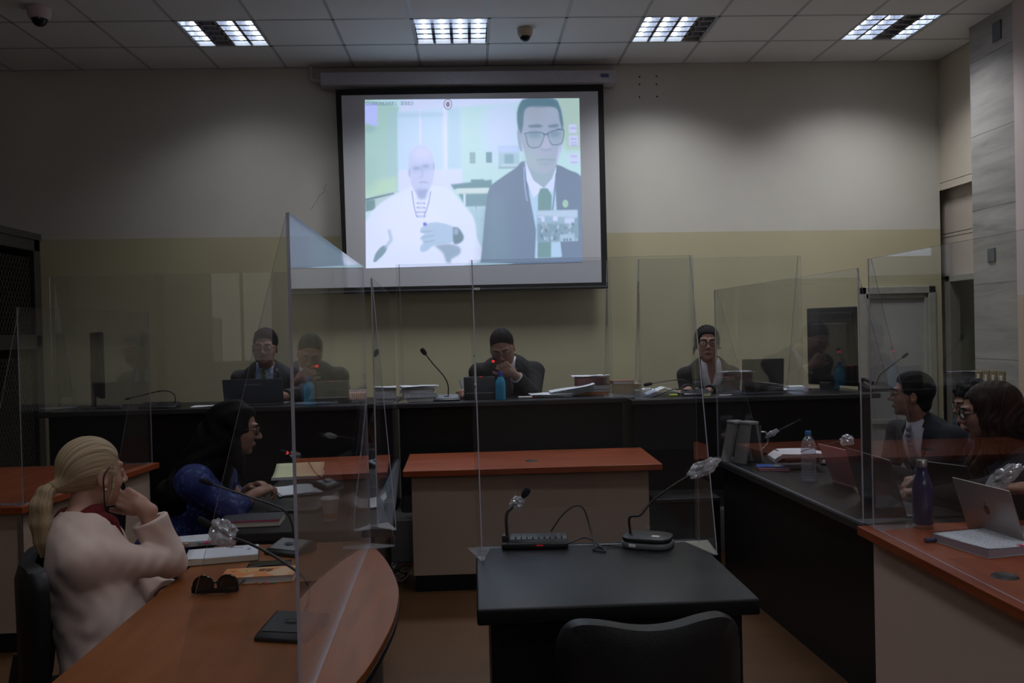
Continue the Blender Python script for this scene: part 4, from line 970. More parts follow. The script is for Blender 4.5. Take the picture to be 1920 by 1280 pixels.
def glasses(parent, M, c, origin, m, shape='rect', w=.024, h=.015, r=.0014, drop=0, low=0):
    b = MB(); T_ = lambda x, y, z: Vector(c+M@V3(x, y, z)-origin)
    lb = MB()
    for s_ in (-1, 1):
        ring = []
        for k in range(24):
            a = 2*math.pi*k/24; e = .55 if shape == 'rect' else 1.0
            cx_, sx_ = math.cos(a), math.sin(a); x = s_*.0325+math.copysign(abs(cx_)**e, cx_)*w; z = .006+low+math.copysign(abs(sx_)**e, sx_)*h
            ring.append(T_(x, .106-abs(x)*.16-(abs(x) > .04)*.002, z))
        b.tube(ring+[ring[0]], r, m, n=6)
        bm_ = bmesh.new(); vs = [bm_.verts.new(p) for p in ring]; bm_.faces.new(vs); lb._add(bm_, lens)
        b.tube([T_(s_*(.0325+w), .097, .010+low), T_(s_*.072, .085, .011+low), T_(s_*.080, .01, .012), T_(s_*.079, -.012, .0), T_(s_*.077, -.024, -.015)], r*1.05, m, n=6)
    b.tube([T_(-.009, .104, .010+low), T_(0, .107, .013+low), T_(.009, .104, .010+low)], r, m, n=6)
    g = b.build('glasses', parent, smooth=True); lb.build('glasses_lens', g)
    return g

def person(label, hip, face, neck, headc, hd, arms, h=.004, skinm=None, girth=1., jaw=1., fem=False, legs=True, lipm=None, browm=None, brow_th=.0032, eyes=True, sh=None, sc=1.):
    """neck: base of the neck; headc: head centre; hd: (azimuth, pitch, roll) of the head; arms: {side: (elbow, wrist, hand spec)}"""
    hip, neck, headc = map(lambda v: np.array(v, float), (hip, neck, headc)); B = fwd_frame(face); Rt, Fw = B[:, 0], B[:, 1]; up = nrm(neck-hip)
    t = thing('person', label, 'person', tuple(hip)); origin = hip; t.scale = (sc, sc, sc)
    Q = lambda v: hip+(np.array(v, float)-hip)/sc
    neck, headc = Q(neck), Q(headc); arms = {s: (Q(a[0]), Q(a[1]), a[2]) for s, a in arms.items()}
    M = fwd_frame(*hd); shw = sh or (.165 if fem else .185)
    S_ = {s: neck+Rt*shw*s*girth**.5-up*.078-Fw*.005 for s in (-1, 1)}
    pts = [hip, neck, headc, *S_.values()]+[np.array(a[i]) for a in arms.values() for i in (0, 1)]
    kn = {s: (hip+Rt*.10*s+Fw*.40+V3(0, 0, .03)) for s in (-1, 1)}; ft = {s: kn[s]+Fw*.03+V3(0, 0, -.40) for s in (-1, 1)}
    pts += list(kn.values())+list(ft.values())
    lo = np.min(pts, 0)-.22; hi = np.max(pts, 0)+.22; lo[2] = max(lo[2], 0)
    f = Field(lo, hi, h)
    chest = hip*.35+neck*.65
    f.frame(np.stack([Rt, np.cross(up, Rt), up], 1), chest)
    f.ell((0, 0, .02), (.15*girth, .10*girth, .19), k=.03); f.ell((0, 0, -.19), (.14*girth, .10*girth, .17), k=.05)
    f.F = None
    f.cap(S_[-1], S_[1], .045, k=.04)
    f.cap(neck-up*.03, neck+up*.02, .06, .05, k=.03)
    nt_ = headc+M@V3(0, -.022, -.062)
    f.cap(neck-up*.01, nt_, .056 if not fem else .048, .050 if not fem else .043, k=.012)
    head_sdf(f, M, headc, fem, jaw)
    for s, (el, wr, hs) in arms.items():
        el, wr = np.array(el, float), np.array(wr, float)
        f.cap(S_[s], el, .042, .036, k=.02); f.cap(el, wr, .036, .0245, k=.01)
        if hs: hand_sdf(f, wr, *hs[0], **(hs[1] if len(hs) > 1 else {}))
    for s in (-1, 1):
        f.cap(hip+Rt*.09*s, kn[s], .075, .055, k=.03); f.cap(kn[s], ft[s]+V3(0, 0, .06), .05, .035, k=.01); f.cap(ft[s]+V3(0, 0, .05), ft[s]+Fw*.14+V3(0, 0, .03), .035, .03, k=.01)
    def region(c):
        l = (c-headc)@M
        ins = (np.abs(l[:, 0]) < .0235) & (l[:, 1] > .07) & (((l[:, 2]+.0628)/.0085)**2+(l[:, 0]/.0245)**2 < 1)
        return ins.astype(int)
    sk = skinm; body = f.mesh('body', [sk, lipm or sk], t, origin, region)
    bt = MB(); T_ = lambda x, y, z: Vector(headc+M@V3(x, y, z)-origin)
    if eyes:
        for s_ in (-1, 1):
            e = MB(); Me = Matrix([[*M[i], (headc-origin)[i]] for i in range(3)]+[[0, 0, 0, 1]]); e.ball((s_*.0315, .0790, .0070), .0108, eye_w, sub=3, sc=(1.22, 1, .56), M=Me); e.ball((s_*.0312, .0862, .0068), .0056, iris, sub=3, sc=(1, .75, .86), M=Me); e.build('eye', t, smooth=True)
    if browm:
        for s_ in (-1, 1): MB().tube([T_(s_*.013, .0955, .0275), T_(s_*.028, .0930, .0335), T_(s_*.047, .0815, .0300)], [brow_th, brow_th*1.1, brow_th*.5], browm, n=8).build('eyebrow', t, smooth=True)
    return dict(t=t, o=origin, M=M, hc=headc, S=S_, chest=chest, B=B, up=up, hip=hip, neck=neck, arms=arms, kn=kn, ft=ft, lo=lo, hi=hi, g=girth, fem=fem)

def cloth_ripple(amp, seed=0):
    def fn(P):
        x, y, z = P[:, 0], P[:, 1], P[:, 2]; s = seed
        return amp*(np.sin(31*x+17*z+2.2*np.sin(13*y+s)+s)+.7*np.sin(47*z-23*y+2.5*np.sin(19*x+s*2))+.4*np.sin(83*x+61*y+3*np.sin(29*z+s)))*.5
    return fn

def jacket(p, m, h=.006, skirt=0, hollow=.70, open_=True, depth=.30, vw=.055, sleeve=(.056, .050, .041), name='jacket', cuff=.0, lapel=True, extra=None, girth=None, amp=.0035, seed=1, hem=.10, collar=True, shoulder=.056, creases=(), short=None):
    f = Field(p['lo'], p['hi'], h); g = girth or p['g']; B = p['B']; Rt = B[:, 0]; up = p['up']; Fw = np.cross(up, Rt)
    FR = np.stack([Rt, Fw, up], 1); ch = p['chest']
    f.frame(FR, ch); f.ell((0, 0, .03), (.175*g, .122*g, .20), k=.03); f.ell((0, .005, -.18), (.165*g, .128*g, .19), k=.06)
    f.cap((-.07*g, 0, -.30), (.07*g, 0, -.30), .115*g, k=.05)
    if skirt: f.ell((0, .0, -.36), (.185*g, .15*g, skirt), k=.04)
    f.F = None
    f.cap(p['S'][-1], p['S'][1], shoulder*.95, k=.045); f.cap(p['neck']-up*.05, p['neck']-up*.015, .085, .068, k=.04)
    f.ripple(cloth_ripple(amp, seed))
    if extra: extra(f, FR, ch)
    nk = p['neck']; f.cap(nk-up*.035+Fw*.01, nk+up*.12+Fw*.03, .056, .075, k=.004, mode='sub')
    if open_:
        f.frame(FR, nk)
        n_ = 16
        for i in range(n_):
            u0, u1 = i/n_, (i+1)/n_; w0 = vw*(1-u0)**.9+.006
            y_ = .10+.05*min(1, u0*2)
            f.box((0, y_+.03, -.02-depth*(u0+u1)/2), (w0, .085, depth/n_*.75), rad=.004, k=.003, mode='sub')
        f.box((0, .10, .01), (vw*.95, .075, .05), rad=.01, k=.006, mode='sub')
        if lapel:
            for s_ in (-1, 1):
                for i in range(8):
                    u0, u1 = i/8, (i+1)/8
                    def E(u):
                        wv = vw*(1-u)**.9+.010; z = -.02-depth*u
                        return (s_*wv, fy(g, wv, z+np.dot(nk-ch, up))+.006, z)
                    f.cap(E(u0), E(u1), .0075, k=.003)
                    E2 = lambda u: (s_*(vw*(1-u)**.9+.010+.032*math.sin(math.pi*min(1, .25+u*.8))), fy(g, vw*(1-u)**.9+.03, -.02-depth*u+np.dot(nk-ch, up))+.001, -.02-depth*u)
                    f.cap(E2(u0), E2(u1), .0055, k=.010)
        f.F = None
    if collar:
        f.frame(FR, nk-up*.012)
        for a in range(-150, 151, 15):
            if abs(a+7) > 128: continue
            a0, a1 = math.radians(a-90), math.radians(a+15-90)
            q = lambda an: (.070*math.cos(an), .062*math.sin(an)-.004, .020-.018*(math.sin(an)))
            f.cap(q(a0), q(a1), .0085, k=.004)
        f.F = None
    # sleeves go on last, so that the front opening cannot bite into an arm held before the chest
    g2 = f.g.copy(); f.g[:] = .3
    for s, (el, wr, hs) in p['arms'].items():
        el, wr = np.array(el, float), np.array(wr, float); S0 = p['S'][s]
        f.cap(S0, el, sleeve[0], sleeve[1], k=.01)
        if not short: f.cap(el, wr-(wr-el)*cuff, sleeve[1], sleeve[2], k=.012)
    for a, b, r in creases: f.cap(a, b, r, r*.5, k=.016)
    f.ripple(cloth_ripple(amp*1.25, seed+2))
    for s, (el, wr, hs) in p['arms'].items():
        el, wr = np.array(el, float), np.array(wr, float); d = nrm(wr-el)
        if short: q = p['S'][s]+(el-p['S'][s])*short; dd = nrm(el-p['S'][s]); f.cap(q+dd*.06, q+dd*.06+dd*.3, .06, k=0, mode='sub'); continue
        e_ = wr-(wr-el)*cuff; keep = f.g.copy()
        o_ = np.cross(d, [.31, .22, .93]); o_ /= np.linalg.norm(o_); f.frame(np.stack([o_, d, np.cross(o_, d)], 1), e_+d*.062); f.box((0, 0, 0), (sleeve[2]*1.5, .060, sleeve[2]*1.5), rad=.002, k=.002, mode='sub'); f.F = None
        f.cap(e_-d*.035, e_+d*.1, sleeve[2]*hollow, sleeve[2]*hollow, k=.002, mode='sub')
    k_ = .03; h_ = np.clip(.5+.5*(g2-f.g)/k_, 0, 1); f.g = (g2*(1-h_)+f.g*h_-k_*h_*(1-h_)).astype(np.float32)
    return f.mesh(name, [m], p['t'], p['o'])
def fy(g, x, z):
    """front of the torso at sideways x and height z from the chest centre"""
    def e(rx, ry, rz, z0, y0): 
        q = 1-(x/rx)**2-((z-z0)/rz)**2; return y0+ry*math.sqrt(q) if q > 0 else -1
    return max(e(.175*g, .122*g, .20, .03, 0), e(.165*g, .128*g, .19, -.18, .005), .06)

def shirt(p, m, h=.006, collar=True, cuffs=True, tie=None, name='shirt', vdepth=.06, grow=.0, open_collar=0, buttons=False, cuffr=.034, wide=.0):
    f = Field(p['lo'], p['hi'], h); g = p['g']; Rt = p['B'][:, 0]; up = p['up']; Fw = np.cross(up, Rt); FR = np.stack([Rt, Fw, up], 1); ch = p['chest']; nk = p['neck']
    f.frame(FR, ch); f.ell((0, 0, .03), (.158*g+grow, .113*g+grow, .19), k=.03); f.ell((0, .005, -.17), (.150*g+grow, .119*g+grow, .18), k=.06); f.F = None
    f.cap(nk-up*.05, nk-up*.01, .075, .062, k=.03)
    f.ripple(cloth_ripple(.0018, 3))
    f.cap(nk-up*.03, nk+up*.10, .050, .060, k=.003, mode='sub')
    f.frame(FR, nk-up*.012)
    if collar:
        f.frame(FR, nk-up*.004)
        for a in range(-130, 131, 13):
            if abs(a+6) > (132 if not open_collar else 104): continue
            q = lambda an: (.0625*math.cos(an), .056*math.sin(an), .016-.022*math.sin(an))
            a0, a1 = math.radians(a-90), math.radians(a+13-90); f.cap(q(a0), q(a1), .006, k=.003)
            q2 = lambda an: (.066*math.cos(an), .060*math.sin(an)+.001, .002-.024*math.sin(an)); f.cap(q2(a0), q2(a1), .006, k=.003)
        for s_ in (-1, 1):
            f.cap((s_*(.012+open_collar*.4), .062, -.010), (s_*(.034+open_collar*.6+wide), .088, -.052), .0085, .006, k=.003)
            f.cap((s_*.035, .045, .0), (s_*(.038+open_collar*.6+wide), .07, -.045), .007, .005, k=.008)
    if open_collar:
        f.frame(FR, nk-up*.012)
        f.box((0, .10, .03), (open_collar*1.15, .075, .05), rad=.008, k=.003, mode='sub')
        for i in range(8):
            u = i/8; f.box((0, .115, -.01-vdepth*u), (open_collar*(1-u)+.003, .085, vdepth/8*.8), rad=.003, k=.003, mode='sub')
    f.F = None
    if cuffs:
        for s, (el, wr, hs) in p['arms'].items():
            el, wr = np.array(el, float), np.array(wr, float); d = nrm(wr-el)
            f.cap(wr-d*.05, wr-d*.0, cuffr, cuffr, k=.002); f.cap(wr-d*.012, wr+d*.12, cuffr*.88, k=0, mode='sub'); f.cap(wr+d*.012, wr+d*.12, cuffr*1.5, k=0, mode='sub')
    o = f.mesh(name, [m], p['t'], p['o'])
    if tie:
        f = Field(p['lo'], p['hi'], .005); f.frame(FR, nk)
        z = lambda v: v+np.dot(nk-ch, up)
        f.cap((0, .076, -.012), (0, .082, -.034), .018, .012, k=.006)
        prev = None
        for i in range(12):
            u = i/11; zz = -.034-.30*u; y = max(fy(g, 0, z(zz))-.006, .082); w_ = .014+.024*min(1, u*1.2)
            f.box((0, y, zz), (w_, .006, .034), rad=.004, k=.006)
        f.mesh('necktie', [tie], p['t'], p['o'])
    return o
def trousers(p, m, h=.008, name='trousers'):
    f = Field(p['lo'], p['hi'], h); Rt = p['B'][:, 0]; Fw = p['B'][:, 1]; hip = p['hip']
    f.cap(hip-Rt*.06+V3(0, 0, .03), hip+Rt*.06+V3(0, 0, .03), .115, k=.04)
    for s in (-1, 1):
        f.cap(hip+Rt*.09*s, p['kn'][s], .090, .068, k=.04); f.cap(p['kn'][s], p['ft'][s]+V3(0, 0, .08), .064, .050, k=.015)
    f.ripple(cloth_ripple(.003, 5)); f.mesh(name, [m], p['t'], p['o'])
    for s in (-1, 1):
        b = MB(); a = Vector(p['ft'][s]-p['o']); d = Vector(Fw); b.tube([a+Vector((0, 0, .045))-d*.03, a+Vector((0, 0, .045))+d*.03, a+Vector((0, 0, .035))+d*.13, a+Vector((0, 0, .03))+d*.18], [.036, .045, .04, .025], blk_leather, n=12)
        b.build('shoe', p['t'], smooth=True)

def hair(p, m, style, h=.004, **k):
    M, c = p['M'], p['hc']; ext = k.get('ext', .2)
    lo = c-.17-V3(0, 0, k.get('down', 0)); hi = c+.17
    if k.get('box'): lo = np.minimum(lo, k['box'][0]); hi = np.maximum(hi, k['box'][1])
    f = Field(lo, hi, h); f.frame(M, c)
    vol = k.get('vol', .008)
    if style in ('short', 'bald'):
        f.ell((0, -.018, .036), (.076+vol, .094+vol, .088+vol*1.3), k=.005)
        if k.get('top'): f.ell((0, .018, .088), (.055, .048, .026), k=.03)
        f.cut((0, .030, .0), (0, .55, -.83)) if not k.get('hl') else f.cut(k['hl'][0], k['hl'][1])
        f.cut((0, -.02, -.048), (0, .35, -1))
        f.box((0, .118, -.03), (.060, .068, .100), rad=.03, k=.008, mode='sub')
        for s_ in (-1, 1): f.ell((s_*.090, .004, -.014), (.022, .026, .034), k=.006, mode='sub')
        f.ell((0, -.062, -.045), (.056, .040, .045), k=.02); f.cut((0, -.02, -.085), (0, .2, -1))
        for s_ in (-1, 1): f.ell((s_*.090, .006, -.018), (.022, .026, .036), k=.006, mode='sub')
        f.ripple(lambda P: .0012*np.sin(260*P[:, 0]+30*P[:, 1])*(P[:, 2] > 0))
        st = lambda P: P[:, 0]*6+.3*P[:, 1]
    else:
        f.ell((0, -.018, .034), (.078+vol, .098+vol, .090+vol), k=.006)
        if k.get('pre'): k['pre'](f)
        st = k.get('strand', lambda P: np.arctan2(P[:, 0], P[:, 2]+.02)*1.2+P[:, 1]*.4)
        if k.get('shape'): k['shape'](f)
        f.ripple(k.get('rip', lambda P: .0022*np.sin(34*st(P)+3*np.sin(9*P[:, 2]*4))))
    o = f.mesh('hair', [m], p['t'], p['o'], strand=st)
    f.F = None
    return o
tan1 = skin('warm tan skin', (.34, .175, .115)); tan2 = skin('brown skin', (.37, .20, .14)); fair = skin('fair skin', (.50, .285, .21)); tan3 = skin('light brown skin', (.38, .20, .14))
lip_n = skin('natural lips', (.26, .10, .085)); lip_r = mat('red lipstick', (.26, .02, .03), .3); moust = mat('dark moustache', (.02, .014, .012), .8)
suit_grey = mat('charcoal suit wool', (.032, .031, .036), .85, var=.2, scale=250, bump=.1, bscale=400, sheen=.1)
suit_black = mat('black suit wool', (.010, .010, .011), .85, bump=.1, bscale=400)
suit_navy = mat('dark navy suit wool', (.010, .013, .020), .8, bump=.1, bscale=400)
P_ = lambda *a, **k: np.array(W(*a, **k))

# --- the woman with the blonde ponytail
blz = mat('beige blazer cloth', (.70, .53, .46), .62, var=.04, scale=6, bump=.08, bscale=260, sheen=.15)
hc = P_(174, 889, y=2.95); nk = P_(150, 985, y=2.90); el = P_(318, 1052, y=3.03); wr = P_(268, 950, y=3.00)
el[2] = max(el[2], .80)
p = person('person with blonde ponytail in beige blazer, elbow on the curved desk, hand at cheek', (-1.20, 2.88, .50), 22, nk, hc, (50, -4, 0),
    {1: (el, wr, ((V3(-.80, -.02, .42), V3(.35, .85, -.45), V3(-.2, .3, -1)), dict(curl=(72, 76, 78, 80), thumb=(.35, .35), s=.95, bend=(1.05, 1.2, .8)))),
     -1: (V3(-1.22, 3.28, .70), V3(-1.10, 3.16, .64), ((V3(.6, -.8, -.05), V3(0, 0, -1), V3(-.6, -.6, 0)), dict(s=.92)))},
    h=.0036, skinm=fair, lipm=lip_n, browm=hair_brown, fem=True, girth=.98, jaw=.94)
el_ = el; S1 = p['S'][1]
ch = p['chest']; F_, R_, U_ = np.cross(p['up'], p['B'][:, 0]), p['B'][:, 0], p['up']
fold = [(S1+V3(.02, .03, -.01), S1*.45+el_*.55+V3(0, -.020, -.005), .034), (S1+V3(.0, -.01, -.05), S1*.5+el_*.5+V3(0, -.022, -.025), .026), (el_+V3(-.02, -.030, .07), el_+V3(.03, -.020, .03), .022),
        (el_+V3(-.06, -.030, .02), el_+V3(.02, -.030, .0), .022)]
for q in range(5):      # drapes across the back towards the armpit
    fold.append((ch-F_*.105+R_*(.03-.01*q)-U_*(.02+.065*q), ch+R_*.148-F_*.02-U_*(.05+.07*q), .022))
jacket(p, blz, h=.0045, depth=.34, vw=.05, sleeve=(.058, .056, .060), cuff=.24, amp=.0055, seed=2.3, name='blazer', creases=fold, shoulder=.062, girth=1.03, skirt=.17, hollow=.6)
scarf = mat('dark red knit', (.13, .008, .012), .9, bump=.3, bscale=160)
f = Field(p['neck']-.16, p['neck']+.16, .004); f.frame(np.stack([p['B'][:, 0], np.cross(p['up'], p['B'][:, 0]), p['up']], 1), p['neck'])
for a in range(0, 360, 15):
    q = lambda an, r, z: (r*math.cos(math.radians(an)), r*.92*math.sin(math.radians(an))+.008, z+.012*math.sin(math.radians(an*2)))
    f.cap(q(a, .064, .030), q(a+15, .064, .030), .018, k=.008); f.cap(q(a, .070, .0), q(a+15, .070, .0), .021, k=.008)
f.cap((0, .08, -.02), (.0, .10, -.12), .035, .03, k=.02); f.ripple(cloth_ripple(.004, 4)); f.mesh('neck_scarf', [scarf], p['t'], p['o'])
shirt(p, mat('dark blouse', (.012, .012, .014), .7), h=.006, collar=False, cuffs=False)
trousers(p, mat('grey trousers cloth', (.10, .10, .10), .85), h=.01)
def blonde_pre(f):
    f.box((0, .118, -.035), (.063, .070, .103), rad=.035, k=.008, mode='sub')
    for s_ in (-1, 1): f.ell((s_*.092, .006, -.016), (.022, .022, .034), k=.006, mode='sub')
    f.cut((0, -.03, -.075), (0, .55, -1)); 
    f.cap((0, -.09, -.025), (0, -.128, -.030), .030, .017, k=.03)
def blonde_tail(f):
    f.chain([(0, -.128, -.030), (0, -.150, -.048), (0, -.163, -.085), (-.002, -.163, -.14), (-.004, -.155, -.20), (-.006, -.150, -.245)], [.0165, .026, .032, .029, .022, .008], k=.008)
    for s_ in (-1, 1): f.chain([(s_*.066, .040, .02), (s_*.076, .030, -.04), (s_*.070, .020, -.09)], [.007, .005, .003], k=.004)
stf = lambda P: np.where(P[:, 1] > -.13, np.arctan2(P[:, 0], P[:, 2]+.045)*1.1, P[:, 0]*11+P[:, 1]*8*(P[:, 1] < -.13))
hair(p, hair_blonde, 'long', h=.0035, vol=.003, pre=blonde_pre, shape=blonde_tail, down=.2, strand=stf, rip=lambda P: .0009*np.sin(60*stf(P)+4*np.sin(P[:, 1]*20)))
M, c = p['M'], p['hc']; T_ = lambda x, y, z: Vector(c+M@V3(x, y, z)-p['o'])
MB().tube([T_(0, -.119, -.030), T_(0, -.137, -.034)], [.019, .020], mat('hair tie', (.25, .18, .10), .6), n=14).build('hair_tie', p['t'], smooth=True)
MB().ball(T_(.079, .004, -.043), .0045, mat('pearl', (.7, .68, .62), .2), sub=2).build('earring', p['t'], smooth=True)
b = MB(); b.tube(spline([T_(.083, .012, .028), T_(.088, -.008, .002), T_(.084, -.004, -.05), T_(.07, .01, -.10), T_(.05, .05, -.15)], 5), .0022, frame_dark, n=6); b.build('glasses_cord', p['t'], smooth=True)
# sunglasses hanging from the neckline
u = p['up']; Fw = p['B'][:, 1]; Rt = p['B'][:, 0]; base = Vector(P_(213, 990, y=2.99)-p['o']); b = MB()
bl = mat('brown tinted lens', (.10, .035, .03), .08)
for k in (0, 1):
    cc = base+Vector((-.012*k, -.01, -.045*k)); ring = [cc+Vector(Rt)*.026*math.cos(a*math.pi/10)*.9+Vector(u)*.022*math.sin(a*math.pi/10) for a in range(21)]
    b.tube(ring, .002, frame_metal, n=6); bm_ = bmesh.new(); bm_.faces.new([bm_.verts.new(q) for q in ring[:-1]]); b._add(bm_, bl)
b.tube([base+Vector(u)*.022, base+Vector(u)*.05+Vector(Rt)*-.02], .002, frame_metal, n=6); b.build('sunglasses', p['t'], smooth=True)

# --- the woman in the blue blouse
m, nt, b_ = nmat('royal blue patterned blouse'); L = nt.links.new
tc = N(nt, 'ShaderNodeTexCoord'); vo = N(nt, 'ShaderNodeTexNoise'); vo.inputs['Scale'].default_value = 26; vo.inputs['Detail'].default_value = 6; vo.inputs['Distortion'].default_value = 1.2; L(tc.outputs['Object'], vo.inputs[0])
cr = N(nt, 'ShaderNodeValToRGB'); e = cr.color_ramp.elements; e[0].position = .54; e[0].color = (.010, .020, .125, 1); e[1].position = .66; e[1].color = (.08, .12, .30, 1); L(vo.outputs[0], cr.inputs[0]); L(cr.outputs[0], b_.inputs['Base Color']); b_.inputs['Roughness'].default_value = .7
blouse = m
hc = P_(443, 805, y=4.15); nk = P_(405, 868, y=4.17)
p = person('person with long dark wavy hair, glasses and patterned blue blouse at the long black desk', (-1.50, 4.15, .50), 0, nk, hc, (14, -9, 0),
    {1: (P_(438, 958, y=4.02), P_(478, 926, y=4.10), ((V3(.75, .55, .30), V3(.1, .35, -.9), V3(-.3, .8, .2)), dict(curl=(45, 50, 55, 60), s=.92))),
     -1: (P_(452, 948, y=4.38), P_(470, 915, y=4.36), ((V3(.8, -.35, .35), V3(.1, -.35, -.9), V3(.2, -.8, .3)), dict(curl=(45, 50, 55, 60), s=.92)))},
    skinm=tan3, lipm=lip_n, browm=hair_black, fem=True, girth=1.12)
def puff(f, FR, ch):
    f.ell(tuple(p['S'][1]+V3(0, -.01, .01)), (.088, .088, .085), k=.02); f.ell(tuple(p['S'][-1]), (.085, .085, .085), k=.02)
jacket(p, blouse, h=.005, open_=False, sleeve=(.068, .060, .048), cuff=.40, amp=.005, seed=5, name='blouse', collar=False, extra=puff)
trousers(p, suit_black, h=.01)
def bl_pre(f):
    f.box((0, .116, -.06), (.058, .075, .130), rad=.03, k=.01, mode='sub'); f.cut((0, -.1, -.14), (0, .2, -1))
def bl_shape(f):
    f.chain([(0, -.06, .02), (0, -.085, -.09), (0, -.115, -.20), (0, -.15, -.33), (0, -.17, -.44)], [.095, .105, .120, .120, .07], k=.03); f.chain([(.03, -.09, -.08), (.05, -.15, -.20), (.06, -.22, -.32), (.05, -.25, -.42)], [.06, .075, .08, .04], k=.03)
    f.chain([(.070, -.01, .03), (.085, .0, -.06), (.088, .03, -.14), (.082, .06, -.22)], [.032, .030, .026, .012], k=.02)
    f.chain([(-.070, -.01, .03), (-.085, .0, -.06), (-.085, .03, -.16)], [.032, .030, .016], k=.02)
sb = lambda P: P[:, 0]*4+P[:, 1]*5+.35*np.sin(P[:, 2]*26)
hair(p, hair_black, 'long', h=.005, vol=.012, pre=bl_pre, shape=bl_shape, box=(hc-.36-V3(0, 0, .2), hc+.16), strand=sb, rip=lambda P: .004*np.sin(9*sb(P))+.003*np.sin(30*P[:, 2]+20*P[:, 0]))
glasses(p['t'], p['M'], p['hc'], p['o'], mat('tortoise glasses frame', (.05, .035, .045), .2), 'rect', r=.0019)

# --- judge on the left, grey suit, green tie
hc = P_(497, 651, y=6.72); nk = P_(500, 688, y=6.84); hl = P_(536, 746, y=6.62); bzz = BZ
hl[2] = bzz+.05
p = person('person in charcoal suit and green tie behind the laptop at the left bench', (-1.60, 6.98, .80), -88, nk, hc, (-86, -5, 3),
    {-1: (P_(568, 735, y=6.85), hl, ((V3(-.8, -.45, .25), V3(-.2, .4, -.6), V3(-.1, -.3, .9)), dict(curl=(40, 45, 50, 50), thumb=(.4, -.1)))),
     1: (P_(448, 742, y=6.85), P_(470, 748, y=6.62), ((V3(.7, -.5, .1), V3(0, 0, -1), V3(.5, .7, 0)), {}))},
    sc=1.13, jaw=1.08, h=.0045, skinm=tan1, lipm=lip_n, browm=hair_black, girth=1.02)
m, nt, b_ = nmat('pale blue patterned shirt'); L = nt.links.new
tc = N(nt, 'ShaderNodeTexCoord'); vo = N(nt, 'ShaderNodeTexNoise'); vo.inputs['Scale'].default_value = 34; vo.inputs['Detail'].default_value = 2; L(tc.outputs['Object'], vo.inputs[0])
cr = N(nt, 'ShaderNodeValToRGB'); e = cr.color_ramp.elements; e[0].position = .45; e[0].color = (.20, .27, .46, 1); e[1].position = .55; e[1].color = (.48, .52, .70, 1); L(vo.outputs[0], cr.inputs[0]); L(cr.outputs[0], b_.inputs['Base Color']); b_.inputs['Roughness'].default_value = .8
shirt(p, m, tie=mat('green tie silk', (.16, .22, .10), .5)); jacket(p, suit_grey, depth=.33, vw=.062, name='suit_jacket'); trousers(p, suit_grey)
hair(p, hair_black, 'short', vol=.007, top=1); glasses(p['t'], p['M'], p['hc'], p['o'], frame_dark, 'rect', r=.0018)
T_ = lambda x, y, z: Vector(p['hc']+p['M']@V3(x, y, z)-p['o'])
MB().tube([T_(-.026, .0865, -.058), T_(-.013, .0945, -.050), T_(0, .097, -.0475), T_(.013, .0945, -.050), T_(.026, .0865, -.058)], [.003, .005, .0055, .005, .003], moust, n=8).build('moustache', p['t'], smooth=True)
b = MB(); q = p['hip']+(P_(519, 693, y=6.62)-p['hip'])/1.13; b.lathe([(0, 0), (.010, 0), (.010, .004), (0, .004)], mat('silver pin', (.6, .6, .6), .3, metal=.6), n=12, M=Matrix.Translation(Vector(q-p['o'])) @ Matrix.Rotation(math.pi/2, 4, 'X')); b.build('lapel_pin', p['t'])
b = MB(); w_ = Vector((hl-p['o'])/1.13+V3(.03, .02, 0)); b.tube([w_+Vector((.026*math.cos(a*math.pi/8)*.4, .026*math.cos(a*math.pi/8)*.8, .027*math.sin(a*math.pi/8))) for a in range(17)], .005, blk_plastic, n=6); b.build('wristwatch', p['t'], smooth=True)

# --- judge in the middle, head bowed on his hand
hc = P_(942, 652, y=6.62); nk = P_(950, 677, y=6.82); wl = P_(962, 700, y=6.52); wrr = P_(872, 737, y=6.58); wrr[2] = bzz+.045
p = person('person in black suit at the middle of the bench, head bowed on one hand, writing', (.26, 7.0, .80), -90, nk, hc, (-98, -30, -6),
    {-1: (P_(1000, 742, y=6.66), wl, ((V3(-.72, -.05, .55), V3(-.35, .75, .1), V3(-.3, -.1, -.8)), dict(curl=(62, 66, 70, 72), thumb=(.4, .3), s=1.05))),
     1: (P_(893, 738, y=6.92), wrr, ((V3(-.25, -.85, .1), V3(.1, -.1, -.9), V3(.8, -.1, .2)), dict(curl=(48, 55, 60, 60), thumb=(.3, .35))))},
    sc=1.13, jaw=1.15, h=.0045, skinm=tan2, lipm=lip_n, browm=hair_black, girth=1.16)
shirt(p, shirt_w, tie=mat('grey dotted tie', (.16, .15, .17), .5), cuffr=.042); jacket(p, suit_black, depth=.30, vw=.058, cuff=.20, name='suit_jacket', sleeve=(.062, .056, .048), amp=.004)
trousers(p, suit_black)
hair(p, hair_black, 'short', vol=.004, hl=((0, .052, .06), (0, .85, -.53)))
glasses(p['t'], p['M'], p['hc'], p['o'], frame_metal, 'round', r=.0011)
pen = MB(); a = Vector(P_(872, 742, y=6.53)); a.z = bzz+.008; d = (Vector(P_(861, 711, y=6.62))-a)
pen.tube([a, a+d*.1], [.001, .004], white_pl, n=8).tube([a+d*.1, a+d], .0042, mat('blue pen', (.05, .12, .5), .3), n=8)
tag(pen.build('pen', smooth='auto'), 'blue pen in the writing hand of the man in the middle', 'pen')

